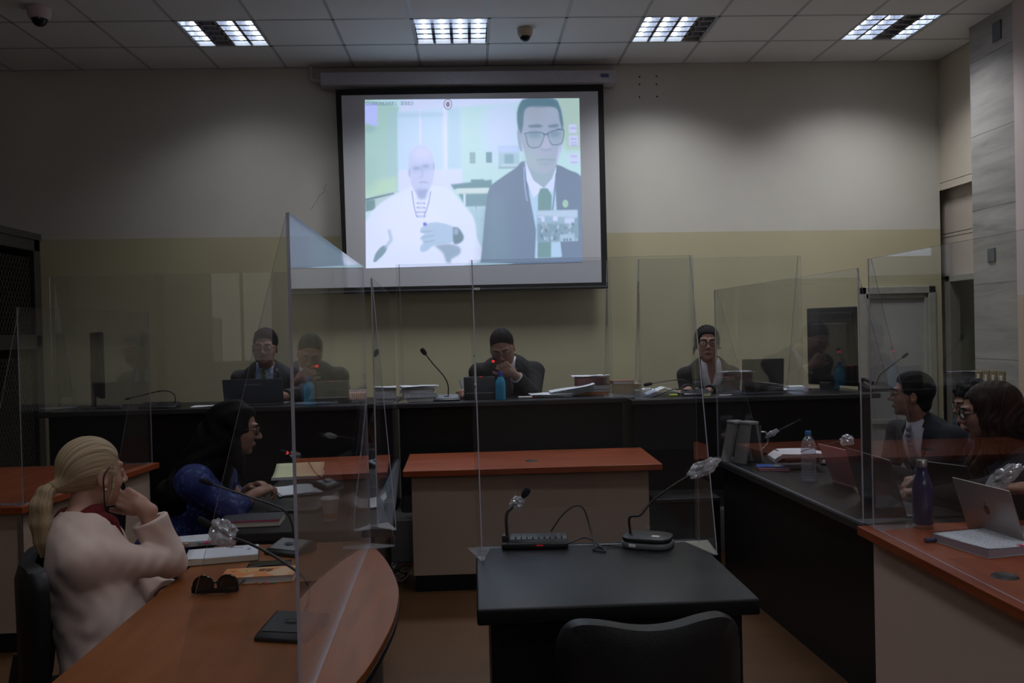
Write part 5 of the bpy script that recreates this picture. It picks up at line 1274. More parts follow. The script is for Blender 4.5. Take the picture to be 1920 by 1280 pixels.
# --- judge on the right, white blouse under a black blazer
hc = P_(1326, 645, y=6.62); nk = P_(1330, 684, y=6.70)
p = person('person with glasses, tied dark hair, black blazer and white blouse at the right bench', (1.84, 6.86, .80), -93, nk, hc, (-101, 2, 0),
    {1: (P_(1287, 735, y=6.72), P_(1291, 731, y=6.46), ((V3(-.55, -.6, -.05), V3(0, 0, -1), V3(.6, -.6, 0)), dict(s=.9, curl=(12, 15, 18, 20)))),
     -1: (P_(1372, 735, y=6.72), P_(1330, 733, y=6.46), ((V3(-.85, -.3, .0), V3(0, 0, -1), V3(-.3, .8, 0)), dict(s=.9, curl=(12, 15, 18, 20))))},
    sc=1.12, h=.0045, skinm=tan3, lipm=lip_n, browm=hair_black, fem=True, girth=.95)
shirt(p, shirt_w, open_collar=.022, vdepth=.09, cuffs=False, wide=.012); jacket(p, suit_black, depth=.36, vw=.075, name='blazer', amp=.003, sleeve=(.056, .05, .042))
trousers(p, suit_black)
def j3_pre(f):
    f.box((0, .118, -.035), (.062, .070, .108), rad=.04, k=.008, mode='sub'); f.cut((0, -.02, -.05), (0, .3, -1)); f.ell((-.01, -.10, -.02), (.04, .035, .04), k=.02)
    f.chain([(.075, .01, .02), (.086, .0, -.03), (.096, -.005, -.075)], [.012, .008, .003], k=.01); f.chain([(-.08, -.05, -.02), (-.105, -.05, -.035)], [.008, .002], k=.004)
hair(p, hair_black, 'long', vol=.010, pre=j3_pre); glasses(p['t'], p['M'], p['hc'], p['o'], frame_dark, 'round', w=.026, h=.021, r=.0026, low=-.002)

# --- man on the right in profile
hc = P_(1709, 741, y=4.62); nk = P_(1722, 789, y=4.64)
p = person('person in dark suit, grey tie and glasses in profile at the black counter', (2.62, 4.62, .50), 198, nk, hc, (157, 3, 0),
    {-1: (P_(1722, 905, y=4.45), np.array([2.12, 4.42, .80]), ((V3(-.9, -.1, -.05), V3(0, 0, -1), V3(0, .8, 0)), {})),
     1: (P_(1665, 890, y=4.85), np.array([2.10, 4.72, .80]), ((V3(-.9, .1, -.05), V3(0, 0, -1), V3(0, -.8, 0)), {}))},
    skinm=tan1, lipm=lip_n, browm=hair_black, girth=1.05)
shirt(p, mat('white shirt lilac', (.62, .60, .68), .8), tie=mat('silver grey tie', (.20, .19, .22), .45), wide=.012); jacket(p, suit_navy, depth=.34, vw=.085, name='suit_jacket', sleeve=(.062, .056, .045)); trousers(p, suit_navy)
hair(p, hair_black, 'short', vol=.008, top=1); glasses(p['t'], p['M'], p['hc'], p['o'], frame_dark, 'rect', r=.0015, h=.012)

# --- woman with red lips on the right
purple = mat('purple top', (.05, .03, .12), .7); knit = mat('dark ribbed cardigan', (.014, .013, .018), .9, bump=.5, bscale=90, stretch=(1, 1, .1))
hc = P_(1849, 773, y=3.70); nk = P_(1878, 830, y=3.72)
p = person('person with long dark hair, glasses and red lips in a dark cardigan on the right', (2.62, 3.66, .50), 176, nk, hc, (160, -8, 0),
    {-1: (P_(1850, 925, y=3.52), np.array([2.02, 3.86, .80]), ((V3(-.85, .35, -.04), V3(0, 0, -1), V3(.3, .8, 0)), dict(s=.93))),
     1: (P_(1845, 900, y=3.95), np.array([2.14, 4.10, .82]), ((V3(-.85, -.1, -.1), V3(0, 0, -1), V3(-.1, -.8, 0)), dict(s=.93)))},
    skinm=tan3, lipm=lip_r, browm=hair_black, fem=True, girth=1.1)
jacket(p, knit, depth=.30, vw=.06, name='cardigan', sleeve=(.068, .060, .046), collar=True, amp=.004, lapel=False); shirt(p, purple, collar=False, cuffs=False)
trousers(p, suit_black, h=.01)
def rw_pre(f):
    f.box((.0, .118, -.05), (.056, .072, .120), rad=.03, k=.01, mode='sub'); f.cut((0, -.1, -.15), (0, .4, -1))
def rw_shape(f):
    f.chain([(0, -.05, .03), (0, -.06, -.06), (0, -.065, -.13)], [.100, .100, .080], k=.03)
    for s_ in (-1, 1): f.chain([(s_*.066, .012, .05), (s_*.082, .012, -.03), (s_*.085, .012, -.10), (s_*.075, .03, -.17), (s_*.055, .09, -.23)], [.030, .030, .030, .032, .026], k=.02)
sr = lambda P: P[:, 0]*5+P[:, 1]*6+.1*np.sin(P[:, 2]*20)
hair(p, hair_brown, 'long', h=.0045, vol=.005, pre=rw_pre, shape=rw_shape, down=.12, strand=sr); glasses(p['t'], p['M'], p['hc'], p['o'], frame_dark, 'round', w=.027, h=.021, r=.0026)
b = MB(); w_ = np.array([2.04, 3.85, .80])-p['o']
b.tube([Vector(w_+V3(.01*math.cos(a*math.pi/8), .032*math.cos(a*math.pi/8), .030*math.sin(a*math.pi/8))) for a in range(17)], .005, steel, n=6); b.build('bracelet_watch', p['t'], smooth=True)
b = MB(); n3 = p['neck']-p['o']; u_ = p['up']; Fw = p['B'][:, 1]; Rt = p['B'][:, 0]
b.tube([Vector(n3+Rt*.055*math.cos(a*math.pi/12)+Fw*(.075*math.sin(a*math.pi/12)+.01)+u_*(.012-.035*math.sin(a*math.pi/12))) for a in range(13)], .0018, mat('silver chain', (.6, .6, .6), .2, metal=1), n=6); b.build('necklace', p['t'], smooth=True)

# --- person behind them with curly hair
hc = P_(1822, 757, y=5.2); nk = P_(1826, 805, y=5.22)
p = person('person with curly black hair and glasses, half hidden behind the woman with red lips', (3.12, 5.30, .50), 182, nk, hc, (176, -12, 0),
    {-1: (P_(1795, 838, y=5.05), P_(1768, 828, y=5.1), ((V3(-.7, .1, .5), V3(.1, 1, 0), V3(0, 0, 1)), {})), 1: (P_(1800, 850, y=5.45), P_(1775, 850, y=5.4), ((V3(-.9, 0, 0), V3(0, 0, -1), V3(0, -1, 0)), {}))},
    h=.006, skinm=tan1, lipm=lip_n, browm=hair_black, fem=True)
jacket(p, mat('navy blouse', (.012, .014, .035), .8), h=.008, open_=False, name='blouse', short=.85, sleeve=(.06, .055, .04), collar=False); trousers(p, suit_black, h=.012)
rg = np.random.RandomState(3)
def curls(f):
    f.box((0, .118, -.05), (.055, .072, .115), rad=.03, k=.01, mode='sub')
    for _ in range(90):
        v = nrm(rg.normal(size=3)); 
        if v[1] > .35 and v[2] < .55 or v[2] < -.75: continue
        f.ell((v[0]*.090, -.018+v[1]*.105, .030+v[2]*.105), (.022, .022, .022), k=.006)
hair(p, hair_black, 'long', h=.005, vol=.010, pre=curls); glasses(p['t'], p['M'], p['hc'], p['o'], frame_metal, 'round', r=.0014)

# --- person cut by the right edge of the picture: forearm and blue sleeve
hc = V3(2.78, 3.05, 1.20); nk = V3(2.80, 3.02, 1.03)
p = person('person in a blue sleeve mostly outside the right edge, hands behind the silver laptop', (2.86, 3.0, .50), 172, nk, hc, (165, -20, 0),
    {-1: (V3(2.62, 2.98, .80), P_(1918, 915, y=3.42), ((V3(-.9, .25, .05), V3(0, 0, -1), V3(.2, .8, 0)), dict(s=.95))), 1: (V3(2.66, 3.24, .82), V3(2.44, 3.55, .86), ((V3(-.9, .1, -.1), V3(0, 0, -1), V3(0, -.8, 0)), {}))},
    h=.006, skinm=tan1, lipm=lip_n, browm=hair_black)
jacket(p, mat('blue shirt cloth', (.02, .03, .12), .8), h=.008, open_=False, name='shirt', sleeve=(.056, .05, .042), collar=False, cuff=.1); trousers(p, suit_black, h=.012)
hair(p, hair_black, 'short', h=.006, vol=.006, top=1)
# ------------------------------------------------------------------ things on the desks
paper = mat('white paper', (.74, .75, .80), .8, var=.02); paper_y = mat('yellow legal paper', (.62, .62, .38), .8, var=.02); cream = mat('cream paper edge', (.58, .52, .40), .85, var=.12, scale=200, stretch=(1, 1, 20))
pages = mat('page edges', (.55, .53, .52), .85, var=.3, scale=120, stretch=(.2, .2, 14)); print1 = page_mat('printed page small type', ink=(.10, .10, .14), rows=90, strength=.85); print2 = page_mat('printed page', rows=70, strength=.55)
gold = mat('brass ring', (.5, .38, .12), .35, metal=.8); redled = mat('red microphone ring', (.4, .01, .01), .4, emit=((1, .03, .03), .9)); redled2 = mat('dim red indicator', (.4, .01, .01), .4, emit=((1, .05, .04), .12))
foam = mat('black foam windscreen', (.012, .012, .012), .95, bump=.5, bscale=300)
silver = mat('grey metallic plastic', (.20, .21, .22), .35, metal=.3)
def film(name, c, r, parent, seed, sc=(1, 1, 1), M=None):
    """crumpled clear film around a microphone"""
    bm_ = bmesh.new(); bmesh.ops.create_icosphere(bm_, subdivisions=4, radius=1)
    for v in bm_.verts:
        n_ = v.co.normalized(); d = 1+.38*mnoise.noise(n_*2.2+Vector((seed, 0, 0)))+.22*abs(mnoise.noise(n_*6+Vector((0, seed, 0))))-.1
        v.co = Vector((n_.x*d*r*sc[0], n_.y*d*r*sc[1], n_.z*d*r*sc[2]))
    if M is not None: bmesh.ops.transform(bm_, matrix=M, verts=bm_.verts)
    bmesh.ops.translate(bm_, vec=Vector(c), verts=bm_.verts)
    m_ = MB(); m_._add(bm_, plastic_wrap); o = m_.build(name, parent, smooth='auto', ang=18); return o
def mic(label, base, yaw, pts, style='wedge', head=.010, hl=.045, ring=None, wrap=None, size=(.09, .065), nr=.0045, top=silver):
    """desk microphone; pts are points of the gooseneck relative to the base, the last is the tip"""
    t = thing('desk_microphone', label, 'microphone', base, math.radians(yaw)); Mi = Matrix.Rotation(-math.radians(yaw), 3, 'Z')
    a, d = size
    b = MB()
    if style == 'wedge':
        b.prism([(-d, .0), (d, .0), (d, .030), (d*.6, .042), (-d*.75, .020), (-d, .012)], -a, a, blk_plastic, bev=.004, axis='x')
        b.build('microphone_base', t, smooth='auto')
        MB().prism([(d*.52, .0425), (-d*.72, .0215), (-d*.72, .0225), (d*.52, .0440)], -a*.86, a*.86, top, bev=.0004, seg=1, axis='x').build('control_plate', t)
        k = MB(); Mk = Matrix.Translation((0, -d*.1, .0325)) @ Matrix.Rotation(math.atan2(.021, d*1.24), 4, 'X')
        k.lathe([(0, .003), (.012, .003), (.014, 0), (.018, 0), (.018, .0015), (.020, .0015), (.020, 0)], blk_plastic, M=Mk @ Matrix.Diagonal((1.3, .7, 1, 1))); k.build('talk_button', t, smooth='auto')
    elif style == 'round':
        out = [(a*math.copysign(abs(math.cos(q))**.6, math.cos(q)), d*math.copysign(abs(math.sin(q))**.6, math.sin(q))) for q in [2*math.pi*k/28 for k in range(28)]]
        b.prism(out, .0, .022, silver, bev=.006); b.build('microphone_base', t, smooth='auto')
        MB().prism([(x*.98, y*.98) for x, y in out], .0225, .040, blk_plastic, bev=.007).build('top_shell', t, smooth='auto')
        MB().box((.02, -.035, .040), (.05, -.012, .0425), white_pl, bev=.002).build('talk_button', t)
        MB().box((-.055, -d-.0015, .008), (-.030, -d+.006, .018), white_pl, bev=.001).build('socket', t)
    elif style == 'flat':
        b.box((-a, -d, 0), (a, d, .022), blk_plastic, bev=.006).prism([(-d*.9, .022), (d*.9, .022), (d*.8, .040), (-d*.6, .034)], -a*.75, a*.98, blk_leather, bev=.004, axis='x'); b.build('microphone_base', t, smooth='auto')
        g = MB()
        for q in range(9): g.box((-a*.6+q*a*.175, -d*.55, .0345+.0005*q*0), (-a*.6+q*a*.175+.004, d*.5, .0405), mat('speaker slots', (.03, .03, .032), .5))
        g.build('speaker_grille', t)
        MB().box((a*.05, -d*1.0-.002, .012), (a*.25, -d+.002, .016), redled2).build('indicator', t)
        MB().box((-a, -d*.3, .02), (-a*.78, d*.4, .045), blk_plastic, bev=.005).build('neck_socket', t, smooth='auto')
    P = [Mi @ Vector(p) for p in pts]; sp = spline(P, 6)
    MB().tube(sp, nr, blk_plastic, n=8).build('gooseneck', t, smooth='auto')
    e = P[-1]; dr = (sp[-1]-sp[-2]).normalized()
    h_ = MB().tube([e-dr*.006, e, e+dr*hl*.3, e+dr*hl*.8, e+dr*hl, e+dr*(hl+.003)], [nr*1.1, head*.75, head, head, head*.75, head*.2], foam, n=14).build('microphone_head', t, smooth='auto')
    if ring: MB().tube([e-dr*.012, e-dr*.002], head*.85, redled, n=14).build('light_ring', t, smooth='auto')
    if wrap is not None:
        u, r, sc, sd = wrap; i = int((len(sp)-1)*min(u, 1)); dd = (sp[min(i+1, len(sp)-1)]-sp[max(i-1, 0)]).normalized()
        film('plastic_wrap', sp[i] if u <= 1 else e+dr*.02, r, t, sd, sc, dd.to_track_quat('X', 'Z').to_matrix().to_4x4())
    return t
def rel(base, *pts): return [tuple(Vector(p)-Vector(base)) for p in pts]
TZ = .7505
# witness table
b0 = W(1003, 1023, z=TZ)
mic('black box microphone with the short neck on the left of the witness table', b0, -4, [(-.105, 0, .04), (-.105, .005, .12)]+rel(b0, W(962, 950, y=b0.y+.02), W(975, 938, y=b0.y+.03), W(981, 930, y=b0.y+.03)), 'flat', head=.014, hl=.035, wrap=(.66, .026, (1.1, 1, 1), 3.3), size=(.125, .052), nr=.006)
b1 = W(1215, 1022, z=TZ)
mic('dark rounded microphone with long bent neck on the right of the witness table', b1, -24, [(-.06, .03, .035), (-.062, .03, .10)]+rel(b1, W(1201, 965, y=b1.y+.02), W(1222, 940, y=b1.y+.03), W(1255, 915, y=b1.y+.03), W(1290, 893, y=b1.y+.03), W(1310, 882, y=b1.y+.03)), 'round', head=.009, wrap=(1.2, .038, (1.7, .75, .75), 7.1), size=(.095, .075), nr=.0045)
a_, c_ = W(1066, 1018, z=TZ+.004), W(1165, 1024, z=TZ+.004)
cab = spline([a_, W(1100, 1008, z=TZ+.01), W(1135, 1032, z=TZ+.004), W(1112, 1030, z=TZ+.004), W(1130, 1022, z=TZ+.006), c_], 8)
tag(MB().tube(cab, .003, blk_plastic, n=8).tube(spline([W(1033, 996, y=3.36), W(1055, 965, y=3.36), W(1078, 948, y=3.36), W(1095, 955, y=3.36), W(1108, 995, y=3.34), W(1117, 1029, z=TZ+.004)], 8), .003, blk_plastic, n=8).build('cable', smooth='auto'), 'black cable looping up between the two microphones on the witness table', 'cable')
clip = W(892, 538, y=3.315)
tag(MB().box((clip.x-.008, clip.y-.010, clip.z-.012), (clip.x+.016, clip.y+.012, clip.z-.003), white_pl, bev=.001).build('panel_clip'), 'small pale clip on the left edge of the screen on the witness table', 'clip')

# curved desk: two microphones
b2 = W(545, 1035, z=TZ)
mic('microphone with grey control plate near the upright edge of the large acrylic screen', b2, -28, [(-.0, .04, .035)]+rel(b2, W(548, 985, y=b2.y+.05), W(530, 955, y=b2.y+.05), W(470, 932, y=b2.y+.04), W(420, 915, y=b2.y+.03), W(396, 907, y=b2.y+.02)), 'wedge', head=.009, size=(.075, .065), nr=.004)
b3 = W(550, 1185, z=TZ)
mic('large black microphone box in the left foreground with plastic wrapped neck', b3, -14, [(.02, .05, .035), (.03, .075, .07)]+rel(b3, W(572, 1085, y=b3.y+.2), W(520, 1046, y=b3.y+.28), W(470, 1020, y=b3.y+.32), W(430, 1005, y=b3.y+.34), W(400, 988, y=b3.y+.36)), 'wedge', head=.011, hl=.06, wrap=(.90, .042, (1.2, .75, 1.0), 1.9), size=(.075, .085), nr=.0045, top=mat('dark plate', (.02, .021, .024), .4))

def slab_book(name, label, cat, c, yaw, w_, d, h, cover, edge, top=None, extra=None, open_=False, group=None, cth=.002):
    t = thing(name, label, cat, c, math.radians(yaw), group)
    MB().box((-w_/2+.002, -d/2+.002, cth), (w_/2-.003, d/2-.002, h-(0 if open_ else cth)), edge).build('pages', t)
    b = MB().box((-w_/2, -d/2, 0), (w_/2, d/2, cth), cover, bev=.0006)
    if not open_: b.box((-w_/2, -d/2, h-cth), (w_/2, d/2, h), cover, bev=.0006).box((-w_/2-.0005, -d/2, 0), (-w_/2+.0025, d/2, h), cover, bev=.0008)
    b.build('cover', t)
    if top: MB().sheet((-w_/2+.003, -d/2+.003), (w_/2-.004, d/2-.003), h, top, bend=.001, t=.0006, curl=lambda u, v: .006*max(0, .25-u)*4*max(0, .5-v)).build('top_page', t, smooth=True)
    if extra: extra(t)
    return t
pink = mat('hot pink', (.65, .03, .16), .5); orange_t = mat('orange tab', (.55, .24, .10), .6); teal = mat('teal tab', (.10, .22, .25), .6); green_t = mat('green tab', (.05, .35, .22), .6)
c = W(418, 1046, z=TZ)
def ex(t):
    for q in ((.02, .05, .07, .053), (.09, .02, .098, .026), (.085, .005, .1, .010)): MB().box((q[0], q[1], .0232), (q[2], q[3], .0238), mat('blue ink', (.03, .05, .25), .6)).build('ink_mark', t)
    MB().box((-.122, -.080, .0225), (-.09, -.055, .0238), mat('dog ear', (.45, .42, .22), .7), M=Matrix.Rotation(0, 4, 'Z')).build('folded_corner', t)
slab_book('notebook', 'open thick notebook with blank white page on the curved desk, beside the elbow', 'notebook', c, 12, .26, .17, .022, blk_plastic, cream, paper, ex, True)
c = W(382, 1017, z=TZ)
def ex2(t):
    for k, (x, m_) in enumerate(((-.06, orange_t), (-.085, teal), (-.01, teal), (.01, pink), (.022, pink))): MB().box((x-.008, -.088-.006*(k % 2), .018), (x+.008, -.066, .0195), m_).build('index_tab', t)
slab_book('book', 'open printed book with coloured tabs behind the blank notebook', 'book', c, 14, .22, .13, .020, blk_plastic, pages, print1, ex2, True)
c = W(505, 1060, z=TZ)
ph = MB().box((-.075, -.036, 0), (.075, .036, .010), mat('phone glass', (.006, .006, .008), .08), bev=.005, seg=3).build('phone_body', None, smooth='auto')
t = thing('smartphone', 'black smartphone lying face up behind the orange book', 'phone', c, math.radians(6)); ph.parent = t
MB().box((-.068, -.031, .010), (.068, .031, .0104), mat('phone screen', (.004, .004, .006), .04)).build('phone_screen', t)
# orange paperback
m, nt, b_ = nmat('orange and cream cover'); L = nt.links.new
tc = N(nt, 'ShaderNodeTexCoord'); vo = N(nt, 'ShaderNodeTexVoronoi'); vo.inputs['Scale'].default_value = 16; L(tc.outputs['Object'], vo.inputs[0])
cr = N(nt, 'ShaderNodeValToRGB'); cr.color_ramp.interpolation = 'CONSTANT'; e = cr.color_ramp.elements; e[0].color = (.72, .25, .06, 1); e[1].position = .55; e[1].color = (.72, .48, .30, 1); x_ = e.new(.3); x_.color = (.68, .36, .14, 1); L(vo.outputs['Color'], cr.inputs[0]); L(cr.outputs[0], b_.inputs['Base Color']); b_.inputs['Roughness'].default_value = .5
ocov = m; c = W(487, 1084, z=TZ)
def ex3(t):
    for k, (x, y, w_) in enumerate(((-.095, .015, .012), (-.05, .02, .006), (-.005, .028, .022), (-.005, .018, .022), (-.005, .006, .020), (.020, .024, .022), (.020, .012, .022), (.020, .0, .018))): MB().box((x, y, .0232), (x+w_, y+.006, .0236), mat('black print', (.02, .012, .01), .6)).build('cover_print', t)
    for x, m_ in ((.012, mat('olive tab', (.22, .25, .12), .6)), (.034, pink), (.056, green_t)): MB().box((x-.005, -.075, .001), (x+.005, -.058, .0016), m_).build('index_tab', t)
slab_book('paperback_book', 'orange and cream paperback with sticky tabs on the curved desk', 'book', c, 4, .24, .12, .023, ocov, pages, None, ex3)
# sunglasses
c = W(405, 1112, z=TZ); t = thing('sunglasses', 'big black sunglasses lying on the curved desk in front of the orange book', 'sunglasses', c, math.radians(3))
b = MB(); lb = MB(); dk = mat('glossy black acetate', (.006, .005, .005), .15); bl2 = mat('brown gradient lens', (.030, .014, .008), .05)
for s_ in (-1, 1):
    ring = [Vector((s_*.038+.031*math.cos(a*math.pi/12), -.004+abs(math.sin(a*math.pi/12))*.004, .030+.027*math.sin(a*math.pi/12))) for a in range(25)]
    b.tube(ring, .0036, dk, n=8); bm_ = bmesh.new(); bm_.faces.new([bm_.verts.new(q) for q in ring[:-1]]); lb._add(bm_, bl2)
    b.box((s_*.069-.006, -.008, .006), (s_*.069+.004, .0, .028), dk, bev=.002)
    b.tube([(s_*.070, -.004, .022), (s_*.073, .06, .018), (s_*.070, .11, .012), (s_*.062, .135, .004)], .0035, dk, n=8)
b.tube([(-.010, -.004, .036), (0, -.006, .038), (.010, -.004, .036)], .0035, dk, n=8).box((-.069, -.0075, .002), (.069, -.0035, .020), dk, bev=.002)
b.build('sunglasses_frame', t, smooth='auto'); lb.build('lenses', t)

# long black desk
c = W(474, 981, z=TZ)
def ex4(t): MB().box((-.130, -.0815, .024), (.131, -.0795, .0285), pink).build('pink_band', t)
slab_book('notebook', 'closed dark notebook with a pink edge on the corner of the long black desk', 'notebook', c, 3, .26, .16, .030, mat('grey cover', (.05, .05, .055), .6), cream, None, ex4)
def laptop(label, c, yaw, w_, d, body, lid, ang=105, th=.012, logo=None, screen=mat('dark laptop screen', (.006, .006, .008), .12), lidth=.006, rimc=None):
    """faces its user along -y; hinge at +y"""
    t = thing('laptop', label, 'laptop', c, math.radians(yaw))
    MB().box((-w_/2, -d/2, 0), (w_/2, d/2, th), body, bev=.003).build('laptop_base', t, smooth='auto')
    kb = MB(); key = mat('laptop keys', (.012, .012, .013), .5)
    for r in range(5):
        for q in range(13): kb.box((-w_*.42+q*w_*.84/13, d*.38-r*.019-.016, th), (-w_*.42+q*w_*.84/13+w_*.84/13*.86, d*.38-r*.019, th+.0012), key)
    kb.build('keyboard', t)
    Ml = Matrix.Translation((0, d/2-.004, th)) @ Matrix.Rotation(math.radians(90-ang), 4, 'X')   # lid leans back from the hinge
    lo_ = MB().box((-w_/2, 0, 0), (w_/2, lidth, d*.98), lid, bev=.0025, M=Ml).build('lid', t, smooth='auto')
    MB().box((-w_/2+.008, -.0006, .012), (w_/2-.008, .0004, d*.98-.008), screen, M=Ml).build('screen', t)
    if rimc: MB().box((-w_/2+.002, lidth*.2, d*.975), (w_/2-.002, lidth*.8, d*.985), rimc, M=Ml).build('lid_edge', t)
    if logo: logo(t, Ml, w_, d, lidth)
    return t
dark_lap = mat('dark laptop shell', (.02, .021, .024), .4)
c = W(512, 962, z=TZ)
laptop('black laptop open flat beside the pink edged notebook on the long black desk', W(560, 948, z=TZ), -90, .33, .23, dark_lap, dark_lap, ang=155)
def hinge_laptop(label, A, B, d, body, lid, **k):
    """open laptop whose hinge runs from A (far) to B (near), its back towards the room"""
    x_ = (A-B); w_ = x_.length; x_.normalize(); y_ = Vector((-x_.y, x_.x, 0)); c_ = (A+B)/2-y_*(d/2)
    return laptop(label, c_, math.degrees(math.atan2(x_.y, x_.x)), w_, d, body, lid, **k)
def sheets(name, label, cat, c, yaw, w_, d, m_, n=1, bend=.006, gap=.003, seed=0, group=None, curl=None):
    t = thing(name, label, cat, c, math.radians(yaw), group)
    for k in range(n): MB().sheet((-w_/2, -d/2), (w_/2, d/2), gap*k+.0005, m_ if k == n-1 else paper, bend=bend, t=.0008, seed=seed+k*.37, curl=curl, M=rz(k*2.5-2)).build('sheet', t, smooth='auto')
    return t
sheets('printed_papers', 'printed sheets under the hands of the woman in the blue blouse', 'papers', W(556, 922, z=TZ), 22, .21, .28, print2, 3, .012)
t = thing('legal_pad', 'pale yellow legal pad behind the clasped hands on the long black desk', 'notepad', W(560, 893, z=TZ), math.radians(4))
MB().box((-.14, -.11, 0), (.14, .11, .012), paper, bev=.001).build('pad_body', t); MB().sheet((-.14, -.11), (.14, .11), .012, paper_y, bend=.004, t=.0008, curl=lambda u, v: .05*v*v).build('top_sheet', t, smooth=True)
# paper cup
t = thing('paper_cup', 'white paper coffee cup with orange rim band on the long black desk', 'cup', W(620, 975, z=TZ))
MB().lathe([(0, 0), (.027, 0), (.038, .095), (.0365, .095), (.026, .004), (0, .004)], mat('white cup', (.62, .58, .56), .6)).build('cup_body', t, smooth='auto')
MB().lathe([(.0292, .012), (.0312, .034), (.0318, .034), (.0298, .012)], mat('orange band', (.6, .22, .08), .6)).build('orange_band', t)
MB().lathe([(0, .104), (.034, .104), (.037, .100), (.041, .097), (.040, .092), (.038, .092)], mat('white lid', (.6, .58, .57), .4)).build('cup_lid', t, smooth='auto')
b4 = W(585, 905, z=TZ); b4.y = 4.75; b4 = Vector((-.80, 4.75, TZ))
mic('microphone with red light ring in front of the woman in the blue blouse', b4, 60, [(0, 0, .03)]+rel(b4, W(590, 885, y=4.6), W(575, 862, y=4.5), W(550, 852, y=4.45), W(536, 848, y=4.4)), 'wedge', head=.009, ring=True, wrap=(.72, .026, (1.2, .7, .7), 5.5), size=(.06, .05), nr=.004)
b5 = Vector((-.62, 5.45, TZ))
mic('microphone with film wrapped head at the far end of the long black desk', b5, 70, [(0, 0, .03)]+rel(b5, W(680, 835, y=5.4), W(660, 822, y=5.35), W(630, 818, y=5.3), W(612, 815, y=5.3)), 'wedge', head=.008, wrap=(.9, .028, (1.3, .6, .6), 8.5), size=(.06, .05), nr=.0035)
sheets('white_papers', 'white papers curling up beneath the acrylic screen at the desk corner', 'papers', W(692, 945, z=TZ), 8, .16, .24, paper, 2, .006, seed=4, curl=lambda u, v: .045*(1-math.sin(math.pi*u))**2)
t = thing('tablet_stand', 'thin grey upright panel at the right part of the long black desk', 'tablet', Vector((-.66, 4.72, TZ)), math.radians(80))
MB().box((-.11, -.004, 0), (.11, .004, .19), dark_lap, bev=.003, M=Matrix.Rotation(math.radians(-12), 4, 'X')).build('tablet_back', t, smooth='auto'); MB().box((-.06, 0, 0), (.06, .07, .006), silver, bev=.002).build('stand_foot', t)

# --- left bench
BY = 6.45
def on(px, py, y=None, z=BZ+.0005, x=None):
    p = W(px, py, y=y); return Vector((p.x, y, z))
t = thing('computer_monitor', 'black computer monitor seen edge-on at the left end of the bench', 'monitor', on(186, 765, 6.62), math.radians(-60))
MB().box((-.25, -.02, .08), (.25, .012, .56), blk_plastic, bev=.008).build('monitor_shell', t, smooth='auto'); MB().box((-.235, .0125, .095), (.235, .0135, .545), mat('monitor glass', (.01, .011, .013), .1)).build('monitor_screen', t)
MB().box((-.03, -.05, .0), (.03, -.02, .3), blk_plastic, bev=.004).box((-.12, -.12, 0), (.12, .08, .012), blk_plastic, bev=.004).build('monitor_stand', t, smooth='auto')
bb = on(300, 760, 6.42)
mic('microphone lying low on the left end of the bench, neck bent over to the left', bb, 0, [(.10, .02, .03)]+rel(bb, W(328, 742, y=6.44), W(318, 734, y=6.44), W(300, 733, y=6.44), W(262, 742, y=6.42), W(245, 746, y=6.40)), 'wedge', head=.008, hl=.035, size=(.13, .07), nr=.004, top=blk_plastic)
tag(MB().sheet((-.10, -.03), (.10, .10), .0, paper, bend=.008).build('white_papers', loc=on(385, 762, 6.42)), 'white papers lying left of the grey laptop on the bench', 'papers')
tag(MB().box((-.05, -.015, 0), (.05, .015, .03), mat('grey cloth bag', (.10, .10, .10), .8), bev=.012, seg=3).build('pouch', loc=on(215, 757, 6.5), smooth='auto'), 'small grey pouch between the monitor and the low microphone', 'pouch')
laptop('grey laptop in front of the man with the green tie', on(484, 757, 6.56), 176, .44, .185, silver, mat('steel blue laptop lid', (.06, .075, .10), .35), ang=100, rimc=silver, logo=lambda t, M_, w_, d, lt: MB().box((-.06, lt, d*.74), (.06, lt+.0006, d*.80), mat('pale sticker', (.22, .25, .20), .5), M=M_).build('lid_badge', t))
c = on(590, 752, 6.50)
def stack(label_list, c, dims, mats, yaw0=0, group=None, name='case_file', cat='folder'):
    z = 0
    for k, lab in enumerate(label_list):
        w_, d, h, yw, dx = dims[k]; cov, edg = mats[k]
        slab_book(name, lab, cat, (c.x+dx, c.y, c.z+z), yaw0+yw, w_, d, h, cov, edg, group=group); z += h+.0006
    return z
buff = mat('buff folder', (.42, .34, .22), .7); white_c = mat('white cover', (.62, .62, .66), .7); redc = mat('dark red folder', (.22, .035, .03), .6); orangec = mat('orange folder', (.55, .20, .04), .6); grey_c = mat('grey cover', (.12, .12, .12), .7); brownc = mat('brown book cover', (.22, .09, .05), .6); violet = mat('violet tint folder', (.16, .13, .22), .6)
tag(MB().box((-.12, -.06, 0), (.14, .06, .014), mat('pale blue folder', (.30, .36, .46), .6), bev=.003).build('blue_folder', loc=on(585, 764, 6.36)), 'pale blue folder on the bench edge right of the watch hand', 'folder')
# clear jars
jarm = clear_mat('clear jar plastic', tint=(.92, .93, .95), f0=.09, haze=.10)
def jar(label, c, film_=False):
    t = thing('plastic_jar', label, 'jar', c, 0, None)
    MB().lathe([(0, 0), (.033, 0), (.035, .004), (.035, .05), (.030, .064), (.030, .092), (.026, .10), (0, .10)], jarm).build('jar_body', t, smooth='auto')
    MB().lathe([(.0355, .052), (.037, .056), (.036, .066), (.0305, .07), (.0305, .052)], mat('jar cap white', (.62, .62, .68), .4)).build('jar_collar', t, smooth='auto')
    MB().lathe([(0, .005), (.031, .005), (.031, .035), (0, .035)], mat('gel inside jar', (.20, .17, .16), .3)).build('jar_contents', t, smooth='auto')
jar('clear plastic jar, left one of the pair on the middle bench', on(711, 750, 6.46)); jar('clear plastic jar, right one of the pair on the middle bench', on(728, 750, 6.46))
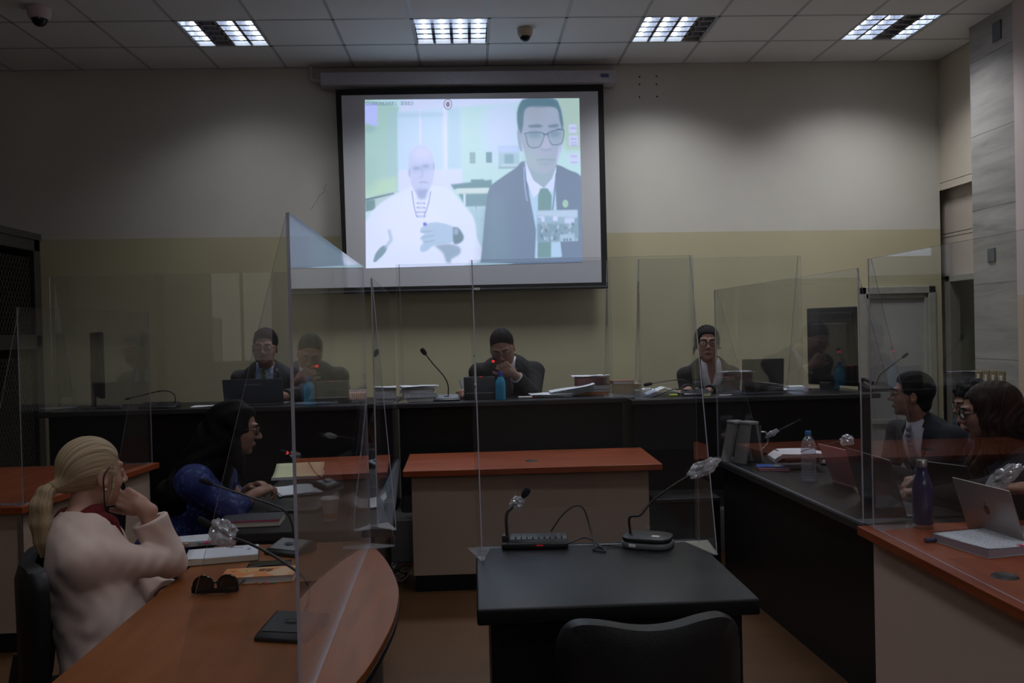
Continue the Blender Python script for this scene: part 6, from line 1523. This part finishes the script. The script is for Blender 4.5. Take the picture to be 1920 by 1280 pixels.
# --- middle bench
c = on(786, 750, 6.42)
stack(['buff volume at the bottom of the paper pile left of the standing microphone', 'white volume with blue marks in the middle of the same left paper pile', 'grey edged bundle near the top of the left paper pile'], c, [(.21, .16, .030, 0, .03), (.23, .17, .032, 2, .01), (.24, .15, .022, -4, -.01)], [(buff, pages), (white_c, print2), (white_c, pages)])
sheets('loose_papers', 'white sheets slanting on top of the left paper pile', 'papers', (c.x, c.y, c.z+.088), 8, .27, .16, paper, 4, .016, .005, seed=7)
bb = on(838, 752, 6.36)
mic('tall gooseneck microphone left of the man in the middle', bb, 0, [(.01, .02, .035)]+rel(bb, W(840, 722, y=6.38), W(832, 705, y=6.38), W(812, 682, y=6.38), W(798, 664, y=6.38)), 'wedge', head=.018, hl=.05, size=(.095, .06), nr=.0045)
t = thing('conference_speaker', 'black speaker box with a red light in front of the writing man', 'speaker', on(900, 752, 6.42))
MB().prism([(-.05, 0), (.06, 0), (.06, .045), (.03, .165), (-.01, .165), (-.04, .045)], -.115, .115, blk_plastic, bev=.006, axis='x').build('speaker_body', t, smooth='auto')
MB().box((-.10, -.052, .045), (.10, -.03, .052), silver).build('speaker_ledge', t)
MB().box((.002, -.018, .163), (.016, -.006, .1665), redled).build('indicator', t)
MB().tube(spline([(.03, 0, .16), (.07, -.01, .22), (.10, -.03, .27)], 5), .004, blk_plastic, n=8).build('gooseneck', t, smooth='auto'); e = Vector((.10, -.03, .27))
MB().tube([e, e+Vector((.006, -.004, .012))], .010, redled, n=12).build('light_ring', t, smooth='auto'); MB().ball(e+Vector((.012, -.006, .026)), .013, foam).build('microphone_head', t, smooth=True)
t = thing('soap_bottle', 'bottle of blue liquid with a dark blue cap on the middle bench', 'bottle', on(939, 752, 6.30))
blq = mat('blue liquid in bottle', (.03, .30, .50), .2, var=.05, trans=.0)
MB().lathe([(0, 0), (.034, 0), (.037, .004), (.037, .115), (.033, .138), (.020, .158), (.0155, .168), (.0155, .172), (0, .172)], blq).build('bottle_body', t, smooth='auto')
MB().lathe([(0, .206), (.012, .206), (.0165, .200), (.018, .173), (0, .172)], mat('dark blue cap', (.02, .035, .30), .4)).build('bottle_cap', t, smooth='auto')
tag(MB().tube([(-.05, 0, .009), (.05, 0, .009)], .009, white_pl, n=12).tube([(.05, 0, .009), (.072, 0, .009)], .0092, mat('pink cap', (.5, .05, .08), .5), n=12).build('marker_pen', loc=on(985, 752, 6.36), smooth='auto'), 'white marker with pink cap right of the blue bottle', 'marker')
c = on(1032, 748, 6.46)
sheets('open_papers', 'open white case papers lying right of the blue bottle', 'papers', c, 2, .30, .2, print2, 4, .010, .006, seed=11)
t = thing('bundle_of_sheets', 'bundle of curling white sheets leaning up against the red folders', 'papers', on(1078, 748, 6.50), 0)
for k in range(9): MB().sheet((-.19, -.10), (.14, .10), .002+k*.004, paper if k % 3 else pages, bend=.004, t=.001, seed=k, curl=lambda u, v, k=k: .055*u**3+.002*k*math.sin(u*3.1)).build('sheet', t, smooth='auto')
c = on(1108, 748, 6.62)
stack(['orange folder at the bottom of the red folder pile', 'white folder second from the bottom of the red folder pile', 'red brown folder in the middle of the red folder pile', 'thick dark red folder near the top of the red folder pile'], c, [(.27, .2, .022, -3, .01), (.25, .2, .018, 3, .0), (.25, .19, .032, -2, .01), (.22, .18, .052, 1, .0)], [(orangec, orangec), (white_c, pages), (brownc, pages), (redc, mat('maroon edges', (.16, .07, .07), .8))])
sheets('loose_papers', 'curled white sheets on top of the red folder pile', 'papers', (c.x-.02, c.y, c.z+.127), 0, .24, .16, paper, 3, .012, .004, seed=21)
# --- right bench
RZ = 1.0685
c = on(1172, 746, 6.36, RZ)
stack(['white bundle at the bottom of the pile by the lying water bottle', 'thick buff volume in the middle of the pile by the lying water bottle', 'brown and black book on top of the pile by the lying water bottle'], c, [(.22, .16, .028, 2, 0), (.21, .16, .068, -1, .0), (.16, .14, .024, 2, -.02)], [(white_c, pages), (buff, buff), (brownc, pages)])
def pet(name, label, c, h, r, lie=None, cap_=None, water=None, yaw=0):
    t = thing(name, label, 'bottle', c, math.radians(yaw)); s_ = h/.23; prof = [(0, .006), (.5, .0), (.95, .004), (1, .02)]
    z = .03
    while z < .60: prof += [(1, z), (.955, z+.02), (1, z+.04)]; z += .06
    prof += [(1, .66), (.92, .74), (.70, .83), (.42, .885), (.36, .90), (.36, .94), (0, .94)]
    M_ = Matrix.Identity(4)
    if lie: M_ = Matrix.Translation((0, 0, r)) @ Matrix.Rotation(math.radians(90), 4, 'Y')
    MB().lathe([(q*r, z_*h) for q, z_ in prof], clear_mat('clear bottle plastic', tint=(.84, .88, .96), f0=.18, haze=.16) if 'clear bottle plastic' not in MATS else MATS['clear bottle plastic'], M=M_).build('bottle_shell', t, smooth='auto', ang=50)
    MB().lathe([(0, h*.995), (r*.36, h*.995), (r*.40, h*.985), (r*.40, h*.915), (0, h*.915)], cap_ or mat('sky blue cap', (.05, .22, .50), .4), M=M_).build('bottle_cap', t, smooth='auto')
    return t
pet('water_bottle', 'empty clear water bottle lying on its side at the left end of the right bench', on(1190, 744, 6.30, RZ), .17, .034, lie=True, yaw=-10, cap_=white_pl)
pet('water_bottle', 'clear water bottle lying left of the large black monitor on the right bench', on(1478, 740, 6.22, RZ), .17, .03, lie=True, yaw=4, cap_=mat('dull red cap', (.25, .04, .06), .5))
tag(MB().sheet((-.13, -.08), (.13, .08), .0, paper, bend=.02, curl=lambda u, v: .05*(1-abs(u-.5)*2)).build('folded_paper', loc=on(1243, 746, 6.42, RZ)), 'white folded paper behind the lying microphone on the right bench', 'paper')
bb = on(1305, 746, 6.30, RZ)
mic('low microphone with two bent necks in front of the woman in the white blouse', bb, 0, [(-.04, 0, .03)]+rel(bb, W(1278, 730, y=6.3), W(1262, 730, y=6.28), W(1240, 738, y=6.26), W(1226, 744, y=6.25)), 'wedge', head=.006, hl=.02, size=(.10, .06), nr=.004, top=blk_plastic)
bb2 = on(1300, 744, 6.5, RZ)
mic('microphone stretching left over the right bench before the woman in white', bb2, 0, [(0, 0, .03)]+rel(bb2, W(1298, 722, y=6.4), W(1280, 712, y=6.36), W(1250, 714, y=6.34), W(1222, 719, y=6.32)), 'wedge', head=.013, hl=.06, size=(.05, .04), nr=.0035)
hlm = mat('yellow highlighter', (.55, .65, .02), .4)
tag(MB().tube([(-.03, 0, .009), (.03, 0, .009)], .009, hlm, n=12).build('highlighter', loc=on(1263, 746, 6.25, RZ), smooth='auto'), 'yellow highlighter on the right bench beside the folded paper', 'highlighter')
tag(MB().box((-.02, -.02, 0), (.03, .02, .008), mat('pale yellow notes', (.55, .52, .22), .7)).build('sticky_notes', loc=on(1324, 744, 6.24, RZ)), 'pale yellow sticky notes under the hand of the woman in white', 'notes')
tag(MB().sheet((-.045, -.03), (.045, .03), .0, mat('pinkish paper', (.62, .50, .48), .8), bend=.003).build('paper_slip', loc=on(1360, 742, 6.24, RZ)), 'small pinkish paper slip left of the black laptop on the right bench', 'paper')
laptop('black laptop with its back to the room on the right bench', on(1422, 735, 6.38, RZ), 176, .30, .25, blk_plastic, mat('black laptop lid', (.008, .009, .012), .3), ang=96)
sheets('white_papers', 'white papers with a yellow sheet right of the black laptop on the right bench', 'papers', on(1480, 738, 6.45, RZ), 3, .22, .16, paper, 4, .006, .004, seed=31)
t = thing('computer_monitor', 'large black monitor seen from behind at the right end of the bench', 'monitor', on(1562, 735, 6.52, RZ), math.radians(-60))
MB().box((-.22, -.015, .03), (.22, .015, .62), blk_plastic, bev=.01).prism([(-.20, .05), (.20, .05), (.20, .58), (-.20, .58)], -.028, -.016, blk_plastic, bev=.006, axis='y').prism([(-.16, .07), (.16, .07), (.16, .50), (-.16, .50)], -.050, -.026, mat('monitor rear cover', (.018, .016, .016), .5), bev=.012, axis='y').build('monitor_shell', t, smooth='auto')
MB().box((-.2, .0155, .06), (.2, .0165, .60), mat('monitor glass', (.01, .011, .013), .1)).build('monitor_screen', t)
g = MB()
for k in range(5): g.box((-.06, -.0515, .30-.02*k), (.02, -.049, .306-.02*k), hole)
g.build('vent_slots', t); MB().box((-.05, -.10, 0), (.05, .02, .06), blk_plastic, bev=.01).build('monitor_stand', t, smooth='auto')
c = W(1668, 735, y=6.05); c.z = RZ
t = thing('desk_phone', 'black desk phone at the right end of the bench under the long microphone', 'telephone', (c.x, 6.25, RZ), 0)
MB().prism([(-.09, 0), (.09, 0), (.09, .06), (-.09, .025)], -.10, .10, blk_plastic, bev=.005, axis='x').build('phone_body', t, smooth='auto'); MB().tube([(-.07, -.08, .06), (-.07, -.05, .075), (-.07, .05, .085), (-.07, .08, .075)], [.018, .014, .014, .018], blk_plastic, n=12).build('handset', t, smooth='auto')
bb = Vector((W(1640, 735, y=6.18).x, 6.3, RZ))
mic('long microphone rising right in front of the grey door', bb, 0, [(0, 0, .03)]+rel(bb, W(1641, 722, y=6.25), W(1650, 703, y=6.22), W(1672, 685, y=6.2), W(1692, 670, y=6.2)), 'wedge', head=.011, hl=.05, size=(.05, .04), nr=.0035)

# --- black counter on the right
for k, (px, py, yaw, dx) in enumerate(((1382, 864, 14, 0), (1404, 866, 30, .03))):
    c = W(px, py, z=TZ); t = thing('document_stand', ['film wrapped folding stand, left one at the far end of the black counter', 'film wrapped folding stand, right one at the far end of the black counter'][k], 'stand', c, math.radians(yaw))
    gp = mat('grey stand plastic', (.22, .21, .20), .5)
    for s_ in (-1, 1): MB().prism([(s_*.075-.010, 0), (s_*.075+.010, 0), (s_*.025+.010, .235), (s_*.025-.010, .235)], -.045, .045, gp, bev=.002, axis='y').build('stand_leg', t)
    MB().box((-.04, -.05, .228), (.04, .05, .245), mat('pale wrap top', (.30, .29, .29), .35), bev=.005).build('stand_top', t)
bb = W(1432, 842, z=TZ); bb = Vector((bb.x, 5.2, TZ))
mic('microphone with film sleeve rising over the far end of the black counter', bb, 40, [(0, 0, .03)]+rel(bb, W(1428, 832, y=5.1), W(1440, 817, y=5.05), W(1465, 804, y=5.0), W(1490, 792, y=5.0)), 'wedge', head=.007, hl=.04, wrap=(.62, .030, (1.6, .5, .5), 2.2), size=(.06, .05), nr=.003)
t = thing('steel_mug', 'steel mug standing behind the film wrapped stands', 'mug', Vector((W(1415, 830, y=5.33).x, 5.33, TZ)))
MB().lathe([(0, 0), (.036, 0), (.040, .005), (.040, .20), (.037, .20), (.037, .01), (0, .01)], mat('dull steel', (.10, .10, .09), .4, metal=.7)).build('mug_body', t, smooth='auto'); MB().tube(spline([(.04, 0, .16), (.075, 0, .15), (.08, 0, .09), (.04, 0, .05)], 5), .004, steel, n=8).build('handle', t, smooth='auto')
c = W(1448, 880, z=TZ)
slab_book('notebook', 'reddish notebook under the blue booklet at the edge of the black counter', 'notebook', c, -8, .17, .13, .014, mat('maroon notebook', (.14, .03, .04), .6), mat('pink page edges', (.5, .25, .32), .8))
slab_book('booklet', 'bright blue booklet lying on the reddish notebook', 'booklet', (c.x-.005, c.y+.02, c.z+.0145), -14, .15, .09, .006, mat('bright blue cover', (.02, .09, .40), .45), pages, None, lambda t: MB().box((.02, -.02, .0061), (.06, .02, .0066), mat('yellow stripe', (.45, .40, .08), .5)).build('yellow_patch', t))
t = thing('paper_bundle', 'thick bundle of papers curving over the clip behind the blue booklet', 'papers', W(1487, 862, z=TZ), math.radians(-6))
for k in range(8): MB().sheet((-.13, -.10), (.14, .10), .030+k*.0035, paper if k % 2 else pages, bend=.003, t=.0012, seed=k, curl=lambda u, v, k=k: -.032*max(0, .22-u)**1.2*7).build('sheet', t, smooth='auto')
MB().box((-.08, -.09, 0), (.13, .09, .029), grey_c, bev=.004).build('bundle_base', t)
sheets('white_papers', 'white paper with a blue mark on top of the curved bundle', 'papers', tuple(W(1503, 850, z=TZ+.085)), -8, .26, .14, paper, 1, .012, seed=9)
tag(MB().box((-.10, -.06, 0), (.12, .06, .02), grey_c, bev=.006).build('grey_case', loc=W(1480, 882, z=TZ)+Vector((.06, .09, 0)), rot=(0, 0, -.1)), 'flat grey case beside the clear water bottle', 'case')
pet('water_bottle', 'standing clear water bottle with a light blue cap on the black counter', W(1517, 901, z=TZ), .262, .038)
bb = Vector((2.05, 4.95, TZ))
mic('microphone with a round film ball reaching toward the man in the dark suit', bb, -60, [(0, 0, .03)]+rel(bb, W(1500, 850, y=4.9), W(1530, 838, y=4.85), W(1562, 830, y=4.8), W(1582, 826, y=4.75)), 'wedge', head=.006, hl=.03, wrap=(1.2, .030, (1.3, 1, 1), 6.4), size=(.05, .04), nr=.003)
pinkm = mat('rose gold laptop shell', (.55, .22, .23), .4, var=.03)
hinge_laptop('pink laptop with its lid towards the room on the black counter', W(1561, 903, z=TZ), W(1614, 919, z=TZ), .21, pinkm, pinkm, ang=112)
slab_book('book', 'small book partly under the black laptop on the black counter', 'book', W(1612, 922, z=TZ)+Vector((.05, 0, 0)), -16, .14, .10, .014, mat('brown grey cover', (.16, .12, .10), .6), mat('pinkish pages', (.52, .42, .38), .8))
hinge_laptop('large black laptop behind the corner of the acrylic screen', W(1613, 937, z=TZ), W(1700, 973, z=TZ), .25, blk_plastic, mat('black laptop lid', (.008, .009, .012), .3), ang=106, logo=lambda t, M_, w_, d, lt: MB().box((-.018, lt, d*.86), (.018, lt+.0006, d*.89), mat('dim grey badge', (.12, .12, .12), .5), M=M_).build('lid_badge', t))
# --- wooden counter
def fl(t):
    navy = mat('navy glossy steel', (.012, .014, .085), .18, coat=.5)
    MB().lathe([(0, .012), (.037, .012), (.0385, .016), (.0385, .15), (.036, .175), (.028, .20), (.0205, .222), (.0185, .24), (0, .24)], navy).build('flask_body', t, smooth='auto', ang=60)
    MB().lathe([(0, 0), (.036, 0), (.0380, .003), (.0385, .022), (.0378, .0225), (0, .0225)], steel).build('base_ring', t, smooth='auto')
    MB().lathe([(0, .268), (.019, .268), (.0212, .264), (.0212, .242), (.020, .2405), (0, .2405)], steel, n=40).build('flask_cap', t, smooth='auto')
t = thing('steel_flask', 'tall navy blue flask with steel cap and base on the wooden counter', 'flask', W(1731, 988, z=TZ)); fl(t)
alum = mat('silver aluminium', (.38, .33, .32), .38, metal=.6, var=.03)
def apple(t, M_, w_, d, lt):
    b = MB(); cx_, cz = 0, d*.5
    pts_ = [(cx_+.017*math.cos(a)*(1-.12*math.cos(2*a)), cz+.018*math.sin(a)) for a in [2*math.pi*k/24 for k in range(24)]]
    pts_ = [(x, z) for x, z in pts_ if not (x < -.009 and abs(z-cz) < .007)] 
    b.prism(pts_, lt, lt+.0006, mat('copper tinted emblem', (.20, .10, .06), .2, metal=.7), M=M_, axis='y'); b.prism([(0, cz+.021), (.006, cz+.024), (.005, cz+.031), (-.001, cz+.028)], lt, lt+.0006, mat('copper tinted emblem', (.20, .10, .06), .2, metal=.7), M=M_, axis='y'); b.build('lid_emblem', t)
hinge_laptop('silver laptop with an emblem on its lid on the wooden counter', W(1815, 994, z=TZ), W(1925, 1030, z=TZ), .215, alum, alum, ang=108, logo=apple)
t = thing('binding_machine', 'black tray device between the navy flask and the silver laptop', 'desk device', W(1782, 958, z=TZ)+Vector((.07, .06, 0)), math.radians(-60))
MB().box((-.11, -.08, 0), (.11, .08, .045), blk_plastic, bev=.006).build('tray_body', t, smooth='auto'); MB().box((-.10, -.004, 0), (.10, .006, .17), blk_plastic, bev=.004, M=Matrix.Translation((0, -.05, .04)) @ Matrix.Rotation(math.radians(16), 4, 'X')).build('upright_plate', t, smooth='auto')
MB().box((-.06, -.03, .045), (.06, .06, .052), paper).build('white_label', t); MB().box((-.055, 0, .052), (.055, .012, .053), hlm).build('yellow_stripe', t)
# spiral notebook
c = W(1853, 1030, z=TZ)
def ex5(t):
    w_ = MB()
    for k in range(34):
        y = .138; x = -.145+k*.0086; w_.tube([(x+.0015*math.sin(q*math.pi/4), y+.008*math.cos(q*math.pi/4), .022+.010*math.sin(q*math.pi/4)) for q in range(9)], .0011, blk_plastic, n=5)
    w_.build('spiral_binding', t, smooth=True)
    MB().box((-.01, -.133, .0302), (.01, -.110, .0312), pink).build('index_tab', t); MB().box((.04, -.142, .012), (.07, -.13, .014), teal).build('index_tab', t)
slab_book('spiral_notebook', 'thick spiral notebook open at a printed page on the wooden counter', 'notebook', Vector((1.862, 3.075, TZ)), 12, .30, .27, .029, mat('white notebook back', (.45, .44, .46), .6), mat('violet page edges', (.36, .31, .36), .8, var=.2, scale=200, stretch=(.2, .2, 12)), print1, ex5, True)
c = W(1756, 1016, z=TZ); t = thing('highlighter', 'dark blue and green highlighter left of the spiral notebook', 'highlighter', c, math.radians(4))
MB().tube([(-.045, 0, .009), (-.005, 0, .009)], .0085, mat('dark blue plastic', (.015, .02, .12), .4), n=12).build('pen_cap', t, smooth='auto'); MB().tube([(-.005, 0, .009), (.05, .004, .009)], .0078, mat('dark green plastic', (.01, .05, .04), .4), n=12).build('pen_body', t, smooth='auto')
# film covered microphone at the right edge
b6 = Vector((2.12, 3.0, TZ))
mic('microphone wrapped in loose film leaning in from the right edge', b6, 90, [(0, 0, .03), (.03, .02, .10)]+rel(b6, W(1960, 850, y=3.1), W(1915, 873, y=3.15), W(1890, 890, y=3.18)), 'wedge', head=.010, hl=.05, wrap=(1.2, .045, (1.8, .6, .7), 4.6), size=(.05, .05), nr=.003)
# cables on the floor under the left desks
cb = MB()
rg = random.Random(8)
for k in range(3):
    p0 = W(750, 1075, z=.03); pts_ = [p0+Vector((rg.uniform(-.12, .06), rg.uniform(-.2, .3), rg.uniform(-.02, .05))) for _ in range(9)]; cb.tube(spline(pts_, 6), .004, mat('pale cable', (.25, .25, .27), .5) if k == 0 else blk_plastic, n=6)
tag(cb.build('cable_tangle', smooth='auto'), 'tangle of pale and black cables on the floor beside the curved desk', 'cables', kind='stuff')
